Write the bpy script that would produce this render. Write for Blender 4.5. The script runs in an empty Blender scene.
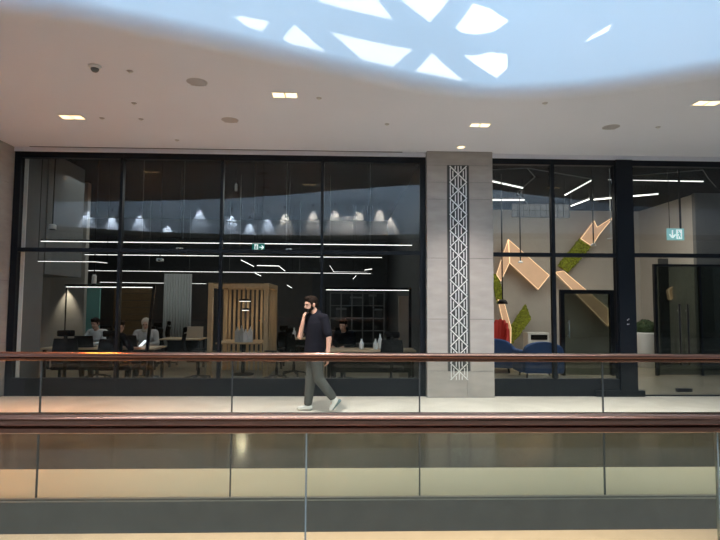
import bpy, bmesh, math, random
from mathutils import Vector, Matrix
random.seed(7)
SC = bpy.context.scene
COL = SC.collection

# ------------------------------------------------------------------ camera
F, H = 540.0, 1.58
YAW, PIT, ROL = 0.03246, 0.06379, 0.0060
_f = Vector((math.sin(YAW)*math.cos(PIT), math.cos(YAW)*math.cos(PIT), math.sin(PIT)))
_r0 = Vector((math.cos(YAW), -math.sin(YAW), 0)); _u0 = _r0.cross(_f)
_r = _r0*math.cos(ROL) + _u0*math.sin(ROL)
_u = _u0*math.cos(ROL) - _r0*math.sin(ROL)
cam_d = bpy.data.cameras.new('camera'); cam = bpy.data.objects.new('camera', cam_d); COL.objects.link(cam)
cam_d.sensor_fit = 'HORIZONTAL'; cam_d.sensor_width = 36.0; cam_d.lens = 36.0*F/720.0
cam_d.clip_start = 0.05; cam_d.clip_end = 200
m = Matrix((( _r.x, _u.x, -_f.x, 0), (_r.y, _u.y, -_f.y, 0), (_r.z, _u.z, -_f.z, H), (0, 0, 0, 1)))
cam.matrix_world = m
SC.camera = cam

def P(x, y, Y):
    """point of the place at depth Y seen at photo pixel x, y"""
    d = _f + _r*((x-360)/F) + _u*((270-y)/F)
    return Vector((0, 0, H)) + d*(Y/d.y)
def PZ(x, y, z):
    d = _f + _r*((x-360)/F) + _u*((270-y)/F)
    return Vector((0, 0, H)) + d*((z-H)/d.z)

# ------------------------------------------------------------------ world, sun, large lights, exposure
SC.view_settings.view_transform = 'Standard'; SC.view_settings.look = 'None'
SC.view_settings.gamma = 1.0; SC.view_settings.use_curve_mapping = False
SC.view_settings.exposure = 0.0
cy = SC.cycles
cy.max_bounces = 10; cy.diffuse_bounces = 4; cy.glossy_bounces = 5; cy.transparent_max_bounces = 40
cy.sample_clamp_indirect = 25.0; cy.caustics_reflective = False; cy.caustics_refractive = False
cy.use_denoising = True
W = bpy.data.worlds.new('world'); SC.world = W; W.use_nodes = True
W.node_tree.nodes['Background'].inputs[0].default_value = (0.62, 0.78, 1.0, 1)
W.node_tree.nodes['Background'].inputs[1].default_value = 0.6

def light(name, kind, loc, target, energy, color=(1, 1, 1), **kw):
    d = bpy.data.lights.new(name, kind); d.energy = energy; d.color = color
    for k, v in kw.items(): setattr(d, k, v)
    o = bpy.data.objects.new(name, d); COL.objects.link(o); o.location = loc
    dirv = Vector(target) - Vector(loc)
    o.rotation_euler = dirv.to_track_quat('-Z', 'Y').to_euler()
    return o
SUN_TO = Vector((-0.25, -0.75, 1.1)).normalized()          # towards the sun
light('sun', 'SUN', (0, 0, 20), tuple(Vector((0, 0, 20)) - SUN_TO), 6.0, (1.0, 0.97, 0.90), angle=0.002)
light('skylight', 'AREA', (0, 0.5, 11.4), (0, 0.5, 0), 1400, (0.46, 0.80, 1.0), shape='RECTANGLE', size=18, size_y=8)
light('lower_hall_lamps', 'AREA', (0, 11, -0.8), (0, 11, -5), 2200, (1.0, 0.82, 0.66), shape='RECTANGLE', size=22, size_y=9)
light('rear_wall_fill', 'AREA', (0, -1.2, 8.6), (0, -3.8, 5.4), 1300, (0.70, 0.87, 1.0), shape='RECTANGLE', size=22, size_y=0.3)  # added fill strip, brightens the rear upper wall that the glazing mirrors
light('warm_shop_lamps', 'SPOT', (-5.2, 6.6, 4.1), (-4.4, 6.0, 0), 1700, (1.0, 0.33, 0.05), spot_size=1.75, spot_blend=1.0, shadow_soft_size=0.25)

# ------------------------------------------------------------------ materials
def mat(name, col, rough=0.5, metal=0.0, var=0.0, vscale=6.0, bump=0.0, bscale=40.0, emit=None, estr=0.0, coat=0.0, stretch=None, spec=0.5):
    M = bpy.data.materials.new(name); M.use_nodes = True
    nt = M.node_tree; b = nt.nodes['Principled BSDF']
    b.inputs['Base Color'].default_value = (*col, 1); b.inputs['Roughness'].default_value = rough
    b.inputs['Metallic'].default_value = metal; b.inputs['Coat Weight'].default_value = coat
    b.inputs['Specular IOR Level'].default_value = spec
    if emit: b.inputs['Emission Color'].default_value = (*emit, 1); b.inputs['Emission Strength'].default_value = estr
    if var or bump:
        tc = nt.nodes.new('ShaderNodeTexCoord'); mp = nt.nodes.new('ShaderNodeMapping')
        nt.links.new(tc.outputs['Object'], mp.inputs[0])
        if stretch: mp.inputs['Scale'].default_value = stretch
    if var:
        n = nt.nodes.new('ShaderNodeTexNoise'); n.inputs['Scale'].default_value = vscale; n.inputs['Detail'].default_value = 6
        nt.links.new(mp.outputs[0], n.inputs['Vector'])
        r = nt.nodes.new('ShaderNodeValToRGB'); nt.links.new(n.outputs['Fac'], r.inputs[0])
        r.color_ramp.elements[0].position = 0.3; r.color_ramp.elements[1].position = 0.7
        r.color_ramp.elements[0].color = (*[max(0, c*(1-var)) for c in col], 1)
        r.color_ramp.elements[1].color = (*[min(1, c*(1+var)) for c in col], 1)
        nt.links.new(r.outputs[0], b.inputs['Base Color'])
    if bump:
        n2 = nt.nodes.new('ShaderNodeTexNoise'); n2.inputs['Scale'].default_value = bscale
        nt.links.new(mp.outputs[0], n2.inputs['Vector'])
        bp = nt.nodes.new('ShaderNodeBump'); bp.inputs['Strength'].default_value = bump; bp.inputs['Distance'].default_value = 0.01
        nt.links.new(n2.outputs['Fac'], bp.inputs['Height']); nt.links.new(bp.outputs[0], b.inputs['Normal'])
    return M

def glass(name, tint, r0=0.04, rough=0.0):
    M = bpy.data.materials.new(name); M.use_nodes = True
    nt = M.node_tree; nt.nodes.clear()
    out = nt.nodes.new('ShaderNodeOutputMaterial'); mix = nt.nodes.new('ShaderNodeMixShader')
    tr = nt.nodes.new('ShaderNodeBsdfTransparent'); tr.inputs[0].default_value = (*tint, 1)
    gl = nt.nodes.new('ShaderNodeBsdfGlossy'); gl.inputs['Roughness'].default_value = rough
    g = nt.nodes.new('ShaderNodeNewGeometry')
    def mth(op, a, b=None):
        n = nt.nodes.new('ShaderNodeMath'); n.operation = op
        for i, v in enumerate((a, b)):
            if v is None: continue
            if isinstance(v, (int, float)): n.inputs[i].default_value = v
            else: nt.links.new(v, n.inputs[i])
        return n.outputs[0]
    dot = nt.nodes.new('ShaderNodeVectorMath'); dot.operation = 'DOT_PRODUCT'
    nt.links.new(g.outputs['Incoming'], dot.inputs[0]); nt.links.new(g.outputs['Normal'], dot.inputs[1])
    c = mth('ABSOLUTE', dot.outputs['Value'])
    fr = mth('ADD', mth('MULTIPLY', mth('POWER', mth('SUBTRACT', 1.0, c), 5.0), 1-r0), r0)
    nt.links.new(fr, mix.inputs[0]); nt.links.new(tr.outputs[0], mix.inputs[1]); nt.links.new(gl.outputs[0], mix.inputs[2])
    nt.links.new(mix.outputs[0], out.inputs[0])
    return M

def floor_mat():
    """pale polished stone slabs with a dark stone band running along the gallery"""
    M = mat('gallery_stone', (0.6, 0.55, 0.45), 0.3)
    nt = M.node_tree; b = nt.nodes['Principled BSDF']
    tc = nt.nodes.new('ShaderNodeTexCoord'); sx = nt.nodes.new('ShaderNodeSeparateXYZ'); nt.links.new(tc.outputs['Object'], sx.inputs[0])
    def mth(op, a, bb=None):
        n = nt.nodes.new('ShaderNodeMath'); n.operation = op
        for i, v in enumerate((a, bb)):
            if v is None: continue
            if isinstance(v, (int, float)): n.inputs[i].default_value = v
            else: nt.links.new(v, n.inputs[i])
        return n.outputs[0]
    band = mth('MULTIPLY', mth('GREATER_THAN', sx.outputs['Y'], 5.335), mth('LESS_THAN', sx.outputs['Y'], 6.95))
    n = nt.nodes.new('ShaderNodeTexNoise'); n.inputs['Scale'].default_value = 1.3; n.inputs['Detail'].default_value = 8; n.inputs['Distortion'].default_value = 1.5
    nt.links.new(tc.outputs['Object'], n.inputs['Vector'])
    r1 = nt.nodes.new('ShaderNodeValToRGB'); nt.links.new(n.outputs['Fac'], r1.inputs[0])
    r1.color_ramp.elements[0].position = .35; r1.color_ramp.elements[1].position = .65
    r1.color_ramp.elements[0].color = (.58, .545, .475, 1); r1.color_ramp.elements[1].color = (.70, .66, .585, 1)
    r2 = nt.nodes.new('ShaderNodeValToRGB'); nt.links.new(n.outputs['Fac'], r2.inputs[0])
    r2.color_ramp.elements[0].position = .3; r2.color_ramp.elements[1].position = .7
    r2.color_ramp.elements[0].color = (.050, .038, .022, 1); r2.color_ramp.elements[1].color = (.088, .068, .040, 1)
    rim = mth('LESS_THAN', sx.outputs['Y'], 5.336)
    jx = mth('LESS_THAN', mth('ABSOLUTE', mth('SUBTRACT', mth('FRACT', mth('ADD', mth('MULTIPLY', sx.outputs['X'], 0.8), 100.4)), 0.5)), 0.002)
    mj = nt.nodes.new('ShaderNodeMix'); mj.data_type = 'RGBA'; nt.links.new(mth('MULTIPLY', jx, .5), mj.inputs[0])
    nt.links.new(r1.outputs[0], mj.inputs[6]); mj.inputs[7].default_value = (.3, .27, .22, 1)
    mr = nt.nodes.new('ShaderNodeMix'); mr.data_type = 'RGBA'; nt.links.new(mth('MULTIPLY', rim, .8), mr.inputs[0])
    nt.links.new(mj.outputs[2], mr.inputs[6]); mr.inputs[7].default_value = (.50, .415, .275, 1)
    mx = nt.nodes.new('ShaderNodeMix'); mx.data_type = 'RGBA'; nt.links.new(band, mx.inputs[0])
    nt.links.new(mr.outputs[2], mx.inputs[6]); nt.links.new(r2.outputs[0], mx.inputs[7])
    nt.links.new(mx.outputs[2], b.inputs['Base Color'])
    nt.links.new(mth('SUBTRACT', 0.28, mth('MULTIPLY', band, 0.14)), b.inputs['Roughness'])
    return M

M = dict(
    stone=floor_mat(),
    soffit=mat('painted_plaster', (0.69, 0.705, 0.775), 0.6, var=0.02, vscale=0.6),
    fascia_dark=mat('slab_edge_paint', (0.17, 0.135, 0.105), 0.45, var=0.08),
    pale_floor=mat('lower_floor_stone', (0.72, 0.66, 0.55), 0.35, var=0.06, vscale=1.5),
    near_floor=mat('brown_near_stone', (0.16, 0.15, 0.145), 0.4, var=0.1, vscale=1.5),
    fitting=mat('grey_fitting_paint', (0.44, 0.42, 0.42), 0.6),
    pier=mat('grey_limestone', (0.345, 0.315, 0.29), 0.42, var=0.10, vscale=3.0, stretch=(1, 1, 3)),
    joint=mat('stone_joint', (0.12, 0.11, 0.10), 0.8),
    frame=mat('black_aluminium', (0.006, 0.008, 0.012), 0.4, spec=0.2),
    black=mat('black_plastic', (0.006, 0.006, 0.007), 0.5, spec=0.25),
    blackm=mat('black_steel', (0.006, 0.006, 0.007), 0.4, spec=0.25),
    soft_black=mat('black_mesh_fabric', (0.007, 0.007, 0.008), 0.95, spec=0.1, bump=0.3, bscale=150),
    alu=mat('brushed_aluminium', (0.62, 0.62, 0.60), 0.3, metal=1.0),
    steel=mat('pale_steel', (0.80, 0.80, 0.78), 0.35, metal=0.3),
    white=mat('white_enamel', (0.80, 0.80, 0.78), 0.4),
    copper=mat('copper_brown_metal', (0.37, 0.165, 0.105), 0.2, metal=0.9, coat=0.35),
    seal=mat('glass_edge', (0.09, 0.085, 0.08), 0.2),
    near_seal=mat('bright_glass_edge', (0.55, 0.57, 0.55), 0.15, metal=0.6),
    dark_ceiling=mat('black_ceiling_paint', (0.003, 0.0035, 0.0045), 0.95, spec=0.1),
    office_floor=mat('tan_office_floor', (0.27, 0.215, 0.145), 0.45, var=0.15, vscale=2.0),
    lobby_floor=mat('tan_lobby_tile', (0.42, 0.37, 0.29), 0.2, var=0.08, vscale=2.0),
    office_wall=mat('charcoal_wall', (0.056, 0.059, 0.060), 0.8, var=0.10),
    side_wall=mat('grey_side_wall', (0.155, 0.158, 0.155), 0.75, var=0.05),
    alcove=mat('greige_wall', (0.36, 0.335, 0.30), 0.8, var=0.04),
    lobby_wall=mat('beige_lobby_wall', (0.50, 0.47, 0.42), 0.75, var=0.03),
    teal=mat('teal_fabric_panel', (0.16, 0.38, 0.34), 0.85, bump=0.2, bscale=120),
    wood=mat('pale_oak', (0.56, 0.38, 0.20), 0.5, var=0.16, vscale=5.0, stretch=(6, 6, 0.6)),
    desk_wood=mat('oak_desk_top', (0.50, 0.36, 0.22), 0.45, var=0.12, vscale=5.0, stretch=(0.8, 6, 6)),
    brown_board=mat('brown_boarding', (0.14, 0.085, 0.035), 0.6, var=0.3, vscale=6.0, stretch=(0.6, 1, 10)),
    curtain=mat('grey_curtain_cloth', (0.46, 0.47, 0.455), 0.9),
    led=mat('white_led', (1, 1, 1), 0.5, emit=(1.0, 0.97, 0.92), estr=1.9),
    led_soft=mat('soft_white_led', (1, 1, 1), 0.5, emit=(1.0, 0.96, 0.9), estr=1.6),
    led_warm=mat('warm_lamp', (1, 1, 1), 0.5, emit=(1.0, 0.72, 0.36), estr=2.2),
    glow=mat('warm_edge_light', (1, .9, .7), 0.5, emit=(1.0, 0.66, 0.36), estr=1.3),
    cream=mat('cream_backlit_board', (0.74, 0.50, 0.33), 0.6, var=0.05, emit=(0.74, 0.42, 0.24), estr=0.36),
    moss=mat('preserved_moss', (0.24, 0.27, 0.025), 0.95, var=0.6, vscale=22.0, bump=1.0, bscale=40),
    leaf=mat('clipped_box_leaves', (0.035, 0.065, 0.022), 0.8, var=0.5, vscale=40, bump=1.0, bscale=60),
    red=mat('red_upholstery', (0.52, 0.035, 0.025), 0.7, bump=0.1),
    blue=mat('blue_upholstery', (0.03, 0.085, 0.24), 0.8, bump=0.15),
    skin=mat('skin', (0.52, 0.29, 0.20), 0.55),
    hair=mat('dark_hair', (0.014, 0.008, 0.005), 0.8, spec=0.12, bump=0.6, bscale=90),
    navy=mat('black_cotton', (0.009, 0.009, 0.013), 0.9, spec=0.1, bump=0.15, bscale=25),
    trouser=mat('grey_trouser_cloth', (0.075, 0.078, 0.072), 0.9, spec=0.2, bump=0.15, bscale=20),
    shoe=mat('white_grey_sneaker', (0.60, 0.60, 0.56), 0.6),
    sole=mat('dark_sneaker_sole', (0.10, 0.15, 0.16), 0.6),
    shirtw=mat('white_shirt_cloth', (0.62, 0.62, 0.60), 0.85),
    beige=mat('beige_headscarf_cloth', (0.50, 0.43, 0.34), 0.85),
    greyw=mat('pale_grey_wool', (0.44, 0.41, 0.38), 0.9),
    eye=mat('dark_eye', (0.01, 0.008, 0.006), 0.2),
    mauve=mat('pale_screen_fabric', (0.38, 0.31, 0.24), 0.9),
    exit_green=mat('green_exit_panel', (0.0, 0.15, 0.12), 0.5, emit=(0.0, 0.30, 0.24), estr=0.35),
    exit_pale=mat('pale_teal_exit_panel', (0.25, 0.48, 0.48), 0.5, emit=(0.35, 0.72, 0.74), estr=0.5),
    exit_white=mat('white_exit_pictogram', (.9, .9, .9), 0.5, emit=(0.85, 1.0, 0.97), estr=0.9),
    screen=mat('lit_phone_screen', (.8, .8, .8), 0.2, emit=(0.9, 0.95, 1.0), estr=1.2),
    warm_wall=mat('warm_timber_shopfront', (0.42, 0.22, 0.10), 0.6, var=0.2, stretch=(3, 3, .5)),
    glazing=glass('clear_glazing', (0.90, 0.915, 0.915), 0.036),
    bal_glass=glass('balustrade_glass', (0.90, 0.905, 0.875), 0.045),
    near_glass=glass('near_balustrade_glass', (0.86, 0.865, 0.815), 0.05),
    smoke=glass('smoked_partition_glass', (0.42, 0.46, 0.44), 0.03),
)

# ------------------------------------------------------------------ mesh builder
class MB:
    def __init__(s): s.v = []; s.f = []
    def add(s, vs, fs):
        o = len(s.v); s.v += [Vector(v) for v in vs]; s.f += [tuple(i+o for i in f) for f in fs]; return s
    def box(s, a, b):
        x0, y0, z0 = [min(p, q) for p, q in zip(a, b)]; x1, y1, z1 = [max(p, q) for p, q in zip(a, b)]
        return s.add([(x0,y0,z0),(x1,y0,z0),(x1,y1,z0),(x0,y1,z0),(x0,y0,z1),(x1,y0,z1),(x1,y1,z1),(x0,y1,z1)],
                     [(0,3,2,1),(4,5,6,7),(0,1,5,4),(1,2,6,5),(2,3,7,6),(3,0,4,7)])
    def rbox(s, a, b, r=0.01, seg=3):
        bm = bmesh.new(); t = MB().box(a, b)
        vs = [bm.verts.new(v) for v in t.v]
        for f in t.f: bm.faces.new([vs[i] for i in f])
        bmesh.ops.bevel(bm, geom=list(bm.edges), offset=r, segments=seg, profile=0.5, affect='EDGES')
        bm.verts.index_update()
        s.add([v.co.copy() for v in bm.verts], [tuple(v.index for v in f.verts) for f in bm.faces]); bm.free(); return s
    def bar(s, p, q, w, h=None, up=(0, 0, 1)):
        h = h or w; p = Vector(p); q = Vector(q); d = (q-p).normalized(); up = Vector(up)
        if abs(d.dot(up)) > 0.98: up = Vector((0, 1, 0))
        a = d.cross(up).normalized()*(w/2); b = a.normalized().cross(d)*(h/2)
        return s.add([p-a-b, p+a-b, p+a+b, p-a+b, q-a-b, q+a-b, q+a+b, q-a+b],
                     [(0,1,2,3),(7,6,5,4),(4,5,1,0),(5,6,2,1),(6,7,3,2),(7,4,0,3)])
    def tube(s, pts, r, n=8, cap=True):
        pts = [Vector(p) for p in pts]; rs = r if isinstance(r, (list, tuple)) else [r]*len(pts); rings = []
        for i, p in enumerate(pts):
            d = (pts[min(i+1, len(pts)-1)] - pts[max(i-1, 0)]).normalized()
            up = Vector((0, 0, 1)) if abs(d.z) < 0.9 else Vector((0, 1, 0))
            a = d.cross(up).normalized(); b = a.cross(d)
            rings.append([p + (a*math.cos(t) + b*math.sin(t))*rs[i] for t in [2*math.pi*k/n for k in range(n)]])
        vs = [v for rg in rings for v in rg]; fs = []
        for i in range(len(pts)-1):
            for k in range(n): fs.append((i*n+k, i*n+(k+1) % n, (i+1)*n+(k+1) % n, (i+1)*n+k))
        if cap: fs += [tuple(range(n-1, -1, -1)), tuple(range((len(pts)-1)*n, len(pts)*n))]
        return s.add(vs, fs)
    def lathe(s, c, prof, n=24):
        c = Vector(c); vs = [c + Vector((r*math.cos(2*math.pi*k/n), r*math.sin(2*math.pi*k/n), z)) for r, z in prof for k in range(n)]
        fs = [(i*n+k, i*n+(k+1) % n, (i+1)*n+(k+1) % n, (i+1)*n+k) for i in range(len(prof)-1) for k in range(n)]
        fs += [tuple(range(n-1, -1, -1)), tuple(range((len(prof)-1)*n, len(prof)*n))]
        return s.add(vs, fs)
    def ell(s, c, r, n=16, m=10, rot=None):
        c = Vector(c); r = (r, r, r) if isinstance(r, (int, float)) else r; vs = []; fs = []
        for i in range(m+1):
            t = math.pi*i/m
            for k in range(n):
                p = 2*math.pi*k/n; v = Vector((r[0]*math.sin(t)*math.cos(p), r[1]*math.sin(t)*math.sin(p), r[2]*math.cos(t)))
                vs.append(c + (rot @ v if rot else v))
        for i in range(m):
            for k in range(n): fs.append((i*n+k, (i+1)*n+k, (i+1)*n+(k+1) % n, i*n+(k+1) % n))
        return s.add(vs, fs)
    def cap(s, p, q, r0, r1, n=12):
        """tapered limb with round ends"""
        p = Vector(p); q = Vector(q); d = (q-p); L = d.length; d.normalize(); pts = []; rs = []
        for t in (-90, -60, -30): pts.append(p + d*r0*math.sin(math.radians(t))); rs.append(max(r0*math.cos(math.radians(t)), 1e-4))
        for k in range(5): pts.append(p + d*L*k/4); rs.append(r0 + (r1-r0)*k/4)
        for t in (30, 60, 90): pts.append(q + d*r1*math.sin(math.radians(t))); rs.append(max(r1*math.cos(math.radians(t)), 1e-4))
        return s.tube(pts, rs, n)
    def prism(s, poly, ext):
        ext = Vector(ext); n = len(poly); vs = [Vector(p) for p in poly] + [Vector(p)+ext for p in poly]
        fs = [tuple(range(n)), tuple(range(2*n-1, n-1, -1))] + [(i, i+n, (i+1) % n+n, (i+1) % n) for i in range(n)]
        return s.add(vs, fs)
    def loft(s, rings, n=28):
        vs = []
        for c, a, b, rot in rings:
            for k in range(n):
                t = 2*math.pi*k/n; vs.append(Vector(c) + rot @ Vector((a*math.cos(t), b*math.sin(t), 0)))
        fs = [(i*n+k, i*n+(k+1) % n, (i+1)*n+(k+1) % n, (i+1)*n+k) for i in range(len(rings)-1) for k in range(n)]
        fs += [tuple(range(n-1, -1, -1)), tuple(range((len(rings)-1)*n, len(rings)*n))]
        return s.add(vs, fs)
    def build(s, name, m, parent=None, smooth=False, bevel=0):
        off = Vector((0, 0, 0)); p = parent
        while p: off += p.location; p = p.parent
        me = bpy.data.meshes.new(name); me.from_pydata([v-off for v in s.v], [], s.f)
        bm = bmesh.new(); bm.from_mesh(me); bmesh.ops.recalc_face_normals(bm, faces=bm.faces); bm.to_mesh(me); bm.free()
        me.materials.append(m)
        if smooth: me.polygons.foreach_set('use_smooth', [True]*len(me.polygons))
        o = bpy.data.objects.new(name, me); COL.objects.link(o)
        if parent: o.parent = parent
        if bevel:
            b = o.modifiers.new('bevel', 'BEVEL'); b.width = bevel; b.segments = 2; b.limit_method = 'ANGLE'
        return o

def blob(s, name, m, parent, voxel=0.008, it=4):
    """one continuous skin round all the limbs of s"""
    o = s.build(name, m, parent)
    r = o.modifiers.new('r', 'REMESH'); r.mode = 'VOXEL'; r.voxel_size = voxel
    sm = o.modifiers.new('s', 'SMOOTH'); sm.iterations = it; sm.factor = 0.5
    bpy.context.view_layer.update()
    me = bpy.data.meshes.new_from_object(o.evaluated_get(bpy.context.evaluated_depsgraph_get()))
    o.modifiers.clear(); o.data = me
    me.polygons.foreach_set('use_smooth', [True]*len(me.polygons))
    return o

def thing(name, label, cat, loc=(0, 0, 0), group=None):
    o = bpy.data.objects.new(name, None); COL.objects.link(o); o.location = loc; o.empty_display_size = 0.1
    return tag(o, label, cat, group)
def tag(o, label, cat, group=None):
    o['label'] = label; o['category'] = cat
    if group: o['group'] = group
    return o
def struct(o): o['kind'] = 'structure'; return o
def sthing(name, loc=(0, 0, 0)):
    o = bpy.data.objects.new(name, None); COL.objects.link(o); o.location = loc; return struct(o)
def copy_tree(o, parent=None):
    c = o.copy(); COL.objects.link(c)
    if parent: c.parent = parent
    for ch in list(o.children): copy_tree(ch, c)
    return c
def place(proto, first, loc, rz, label):
    o = proto if first else copy_tree(proto)
    o.location = loc; o.rotation_euler = (0, 0, rz); o['label'] = label
    return o

YG = 9.456; YF = 4.548; YN = 2.045; RAIL = 1.178
ZT = 4.203; ZC = 4.28; ZI = 4.46

# ------------------------------------------------------------------ large structure
struct(MB().box((-14, 4.50, -0.24), (14, 9.52, 0)).build('floor', M['stone']))
struct(MB().box((-14, 4.47, -0.245), (14, 4.499, 0.0)).build('trim_1', M['fascia_dark']))
struct(MB().box((-27, -8, -0.24), (27, 2.12, 0)).build('floor_near', M['near_floor']))
struct(MB().box((-16, -9, -5.2), (16, 24, -5.0)).build('floor_lower', M['pale_floor']))
struct(MB().box((-16, 18.9, -5.0), (16, 19.1, -0.25)).build('wall_lower', M['lobby_wall']))

def catmull(pts, n=10):
    out = []
    P_ = [pts[0]] + pts + [pts[-1]]
    for i in range(1, len(P_)-2):
        p0, p1, p2, p3 = [Vector(q) for q in P_[i-1:i+3]]
        for k in range(n):
            t = k/n
            out.append(0.5*((2*p1) + (p2-p0)*t + (2*p0-5*p1+4*p2-p3)*t*t + (3*p1-p0-3*p2+p3)*t**3))
    out.append(Vector(P_[-2])); return out
edge_px = [(0, 15), (130, 36), (240, 58), (340, 79), (430, 96), (480, 102), (540, 101), (600, 96), (660, 88), (720, 79)]
edge = [(-13, 4.35), (-9, 4.36), (-6.2, 4.5)] + [tuple(PZ(x, y, ZC).xy) for x, y in edge_px] + [(6.1, 5.5), (8, 4.7), (10.5, 4.4), (13, 4.35)]
EC = catmull([(x, y, 0) for x, y in edge], 8)
RB = 0.20
prof = [(0, 0)] + [(-RB*math.sin(a), RB*(1-math.cos(a))) for a in [math.pi/2*k/8 for k in range(1, 9)]] + [(-RB, 8.6-ZC)]
mb = MB(); np_ = len(prof) + 1; vs = []
FC = []
for i, p in enumerate(EC):
    t = (EC[min(i+1, len(EC)-1)] - EC[max(i-1, 0)]).normalized(); nrm = Vector((-t.y, t.x, 0))   # inwards, away from the camera
    vs.append((p.x, 9.6, ZC))
    for a, z in prof: q = p + nrm*a*1.0; vs.append((q.x, q.y, ZC+z))
    FC.append((p - nrm*RB).to_tuple())
fs = [(i*np_+k, i*np_+k+1, (i+1)*np_+k+1, (i+1)*np_+k) for i in range(len(EC)-1) for k in range(np_-1)]
o = mb.add(vs, fs).build('ceiling', M['soffit'], smooth=True); struct(o)
o.data.polygons.foreach_set('use_smooth', [not (i % (np_-1) in (0,)) for i in range(len(o.data.polygons))])

def fascia_y(X):
    for a, b in zip(FC, FC[1:]):
        if a[0] <= X <= b[0]: return a[1] + (b[1]-a[1])*(X-a[0])/max(b[0]-a[0], 1e-6)
    return 4.3
def on_fascia(x, y):
    Y = 6.0
    for _ in range(40): Y = 0.5*Y + 0.5*fascia_y(P(x, y, Y).x)
    return P(x, y, Y)
# unseen opaque roof for the skylight, its holes shaped to throw the sun patches
sun_holes = [
    [(230, 20), (240, 16), (273, 22), (262, 37), (247, 32)],
    [(295, 25), (279, 42), (290, 57), (307, 68), (338, 74), (323, 50)],
    [(323, 30), (362, 66), (368, 80), (393, 86), (417, 50)],
    [(311, 4), (330, -8), (372, -8), (397, 25), (350, 15)],
    [(395, 0), (430, 27), (453, 0), (445, -10), (400, -10)],
    [(473, 3), (453, 30), (460, 36), (493, 36), (512, 23), (490, 8)],
    [(432, 53), (412, 88), (440, 95), (470, 87)],
    [(458, 54), (480, 72), (497, 82), (508, 72), (507, 54), (490, 52)],
    [(577, 50), (590, 37), (615, 21), (608, 36)],
    [(628, 24), (640, 19), (634, 24.5)],
    [(520, -4), (522, 2), (555, 3), (560, -4)],
]
ZR = 12.0
bm = bmesh.new(); edges = []
def loop(pts):
    v = [bm.verts.new(p) for p in pts]
    for a, b in zip(v, v[1:]+v[:1]): edges.append(bm.edges.new((a, b)))
loop([(-40, -40, ZR), (40, -40, ZR), (40, 40, ZR), (-40, 40, ZR)])
for pl in sun_holes:
    pts = []
    for x, y in pl:
        w = on_fascia(x, y); w.z = max(w.z, ZC+0.135); pts.append(w + SUN_TO*((ZR-w.z)/SUN_TO.z))
    loop(pts)
bmesh.ops.triangle_fill(bm, edges=edges, use_beauty=True, use_dissolve=False)
me = bpy.data.meshes.new('ceiling_skylight_mask'); bm.to_mesh(me); bm.free(); me.materials.append(M['white'])
o = struct(bpy.data.objects.new('ceiling_skylight_mask', me)); COL.objects.link(o)
sd = o.modifiers.new('thick', 'SOLIDIFY'); sd.thickness = 0.06; sd.offset = 1

# facade trims, pier, pillar
struct(MB().box((-5.78, YG-0.05, ZT), (14, YG+0.06, ZC-0.001)).build('trim_2', M['soffit']))
w = MB(); X0 = -5.71
w.box((-14, 8.2, 0), (X0-0.012, YG+0.1, ZC-0.002)); wl = struct(w.build('wall_left', M['joint']))
t = MB(); zs = [0.012, 0.9, 1.95, 2.98, 3.62, ZC-0.004]; ys = [8.2, 8.85, YG+0.1]
for a, b in zip(zs, zs[1:]):
    for c, d in zip(ys, ys[1:]): t.box((X0-0.012, c+0.002, a+0.002), (X0, d-0.002, b-0.002))
t.build('stone_slab', M['pier'], wl)
struct(MB().box((-14.2, 4.5, 0), (-14.01, 8.19, ZC)).build('wall_gallery_left', M['lobby_wall']))
struct(MB().box((14.01, 4.5, 0), (14.2, 9.5, ZC)).build('wall_gallery_right', M['lobby_wall']))
PL, PR, PY = 1.463, 2.622, YG-0.17
LL, LR = P(448, 250, PY).x, P(469, 250, PY).x
LZ0, LZ1 = P(458, 381, PY).z, P(458, 165, PY).z
pil = struct(MB().box((PL+0.01, PY+0.012, 0), (PR-0.01, YG+0.25, ZC-0.002)).build('pillar', M['joint']))
t = MB(); zj = [0.002] + [P(440, y, PY).z for y in (371, 319, 258, 199, 182, 165)] + [ZC-0.003]
for i, (a, b) in enumerate(zip(zj, zj[1:])):
    spans = [(PL, LL-0.012), (LR+0.012, PR)] if LZ0-0.05 < (a+b)/2 < LZ1 else [(PL, PL+0.69), (PL+0.69, PR)]
    for c, d in spans: t.box((c+0.0015, PY, a+0.002), (d-0.0015, PY+0.012, b-0.005))
    for xx in (PL, PR-0.01): t.box((xx, PY+0.001, a+0.002), (xx+0.01, YG+0.24, b-0.002))
t.build('stone_slab', M['pier'], pil)
lat = MB().box((LL, PY+0.004, LZ0), (LR, PY+0.013, LZ1)).build('lattice_backing', M['office_wall'], pil)
t = MB(); b0, b1 = LL+0.035, LR-0.035; cx = (b0+b1)/2; hw = (b1-b0)/2; n = 13; mh = (LZ1-LZ0-0.04)/n; yl = PY-0.004
def lb(x0, z0, x1, z1, wd=0.017): t.bar((x0, yl, z0), (x1, yl, z1), 0.012, wd, up=(0, 0, 1) if abs(x1-x0) > 1e-6 else (1, 0, 0))
def lv(x, z0, z1): t.box((x-0.007, yl-0.006, z0), (x+0.007, yl+0.006, z1))
for k in range(n):
    z0 = LZ0+0.02+k*mh; zc = z0+mh/2; z1 = z0+mh
    lb(b0, z0, b1, z1); lb(b0, z1, b1, z0)
    for s in (-1, 1):
        lv(cx+s*hw*0.93, z0+mh*0.12, z1-mh*0.12); lv(cx+s*hw*0.62, z0+mh*0.30, z1-mh*0.30)
    for q in (-0.34, 0, 0.34):
        g = mh*(0.5-0.10)*(1-abs(q)); 
        lv(cx+q*hw, z0, z0+mh*(0.40-0.35*abs(q))) if q == 0 else lv(cx+q*hw, z0, z0+mh*0.22)
        lv(cx+q*hw, z1-mh*(0.40-0.35*abs(q)), z1) if q == 0 else lv(cx+q*hw, z1-mh*0.22, z1)
t.build('lattice', M['steel'], lat)

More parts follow.
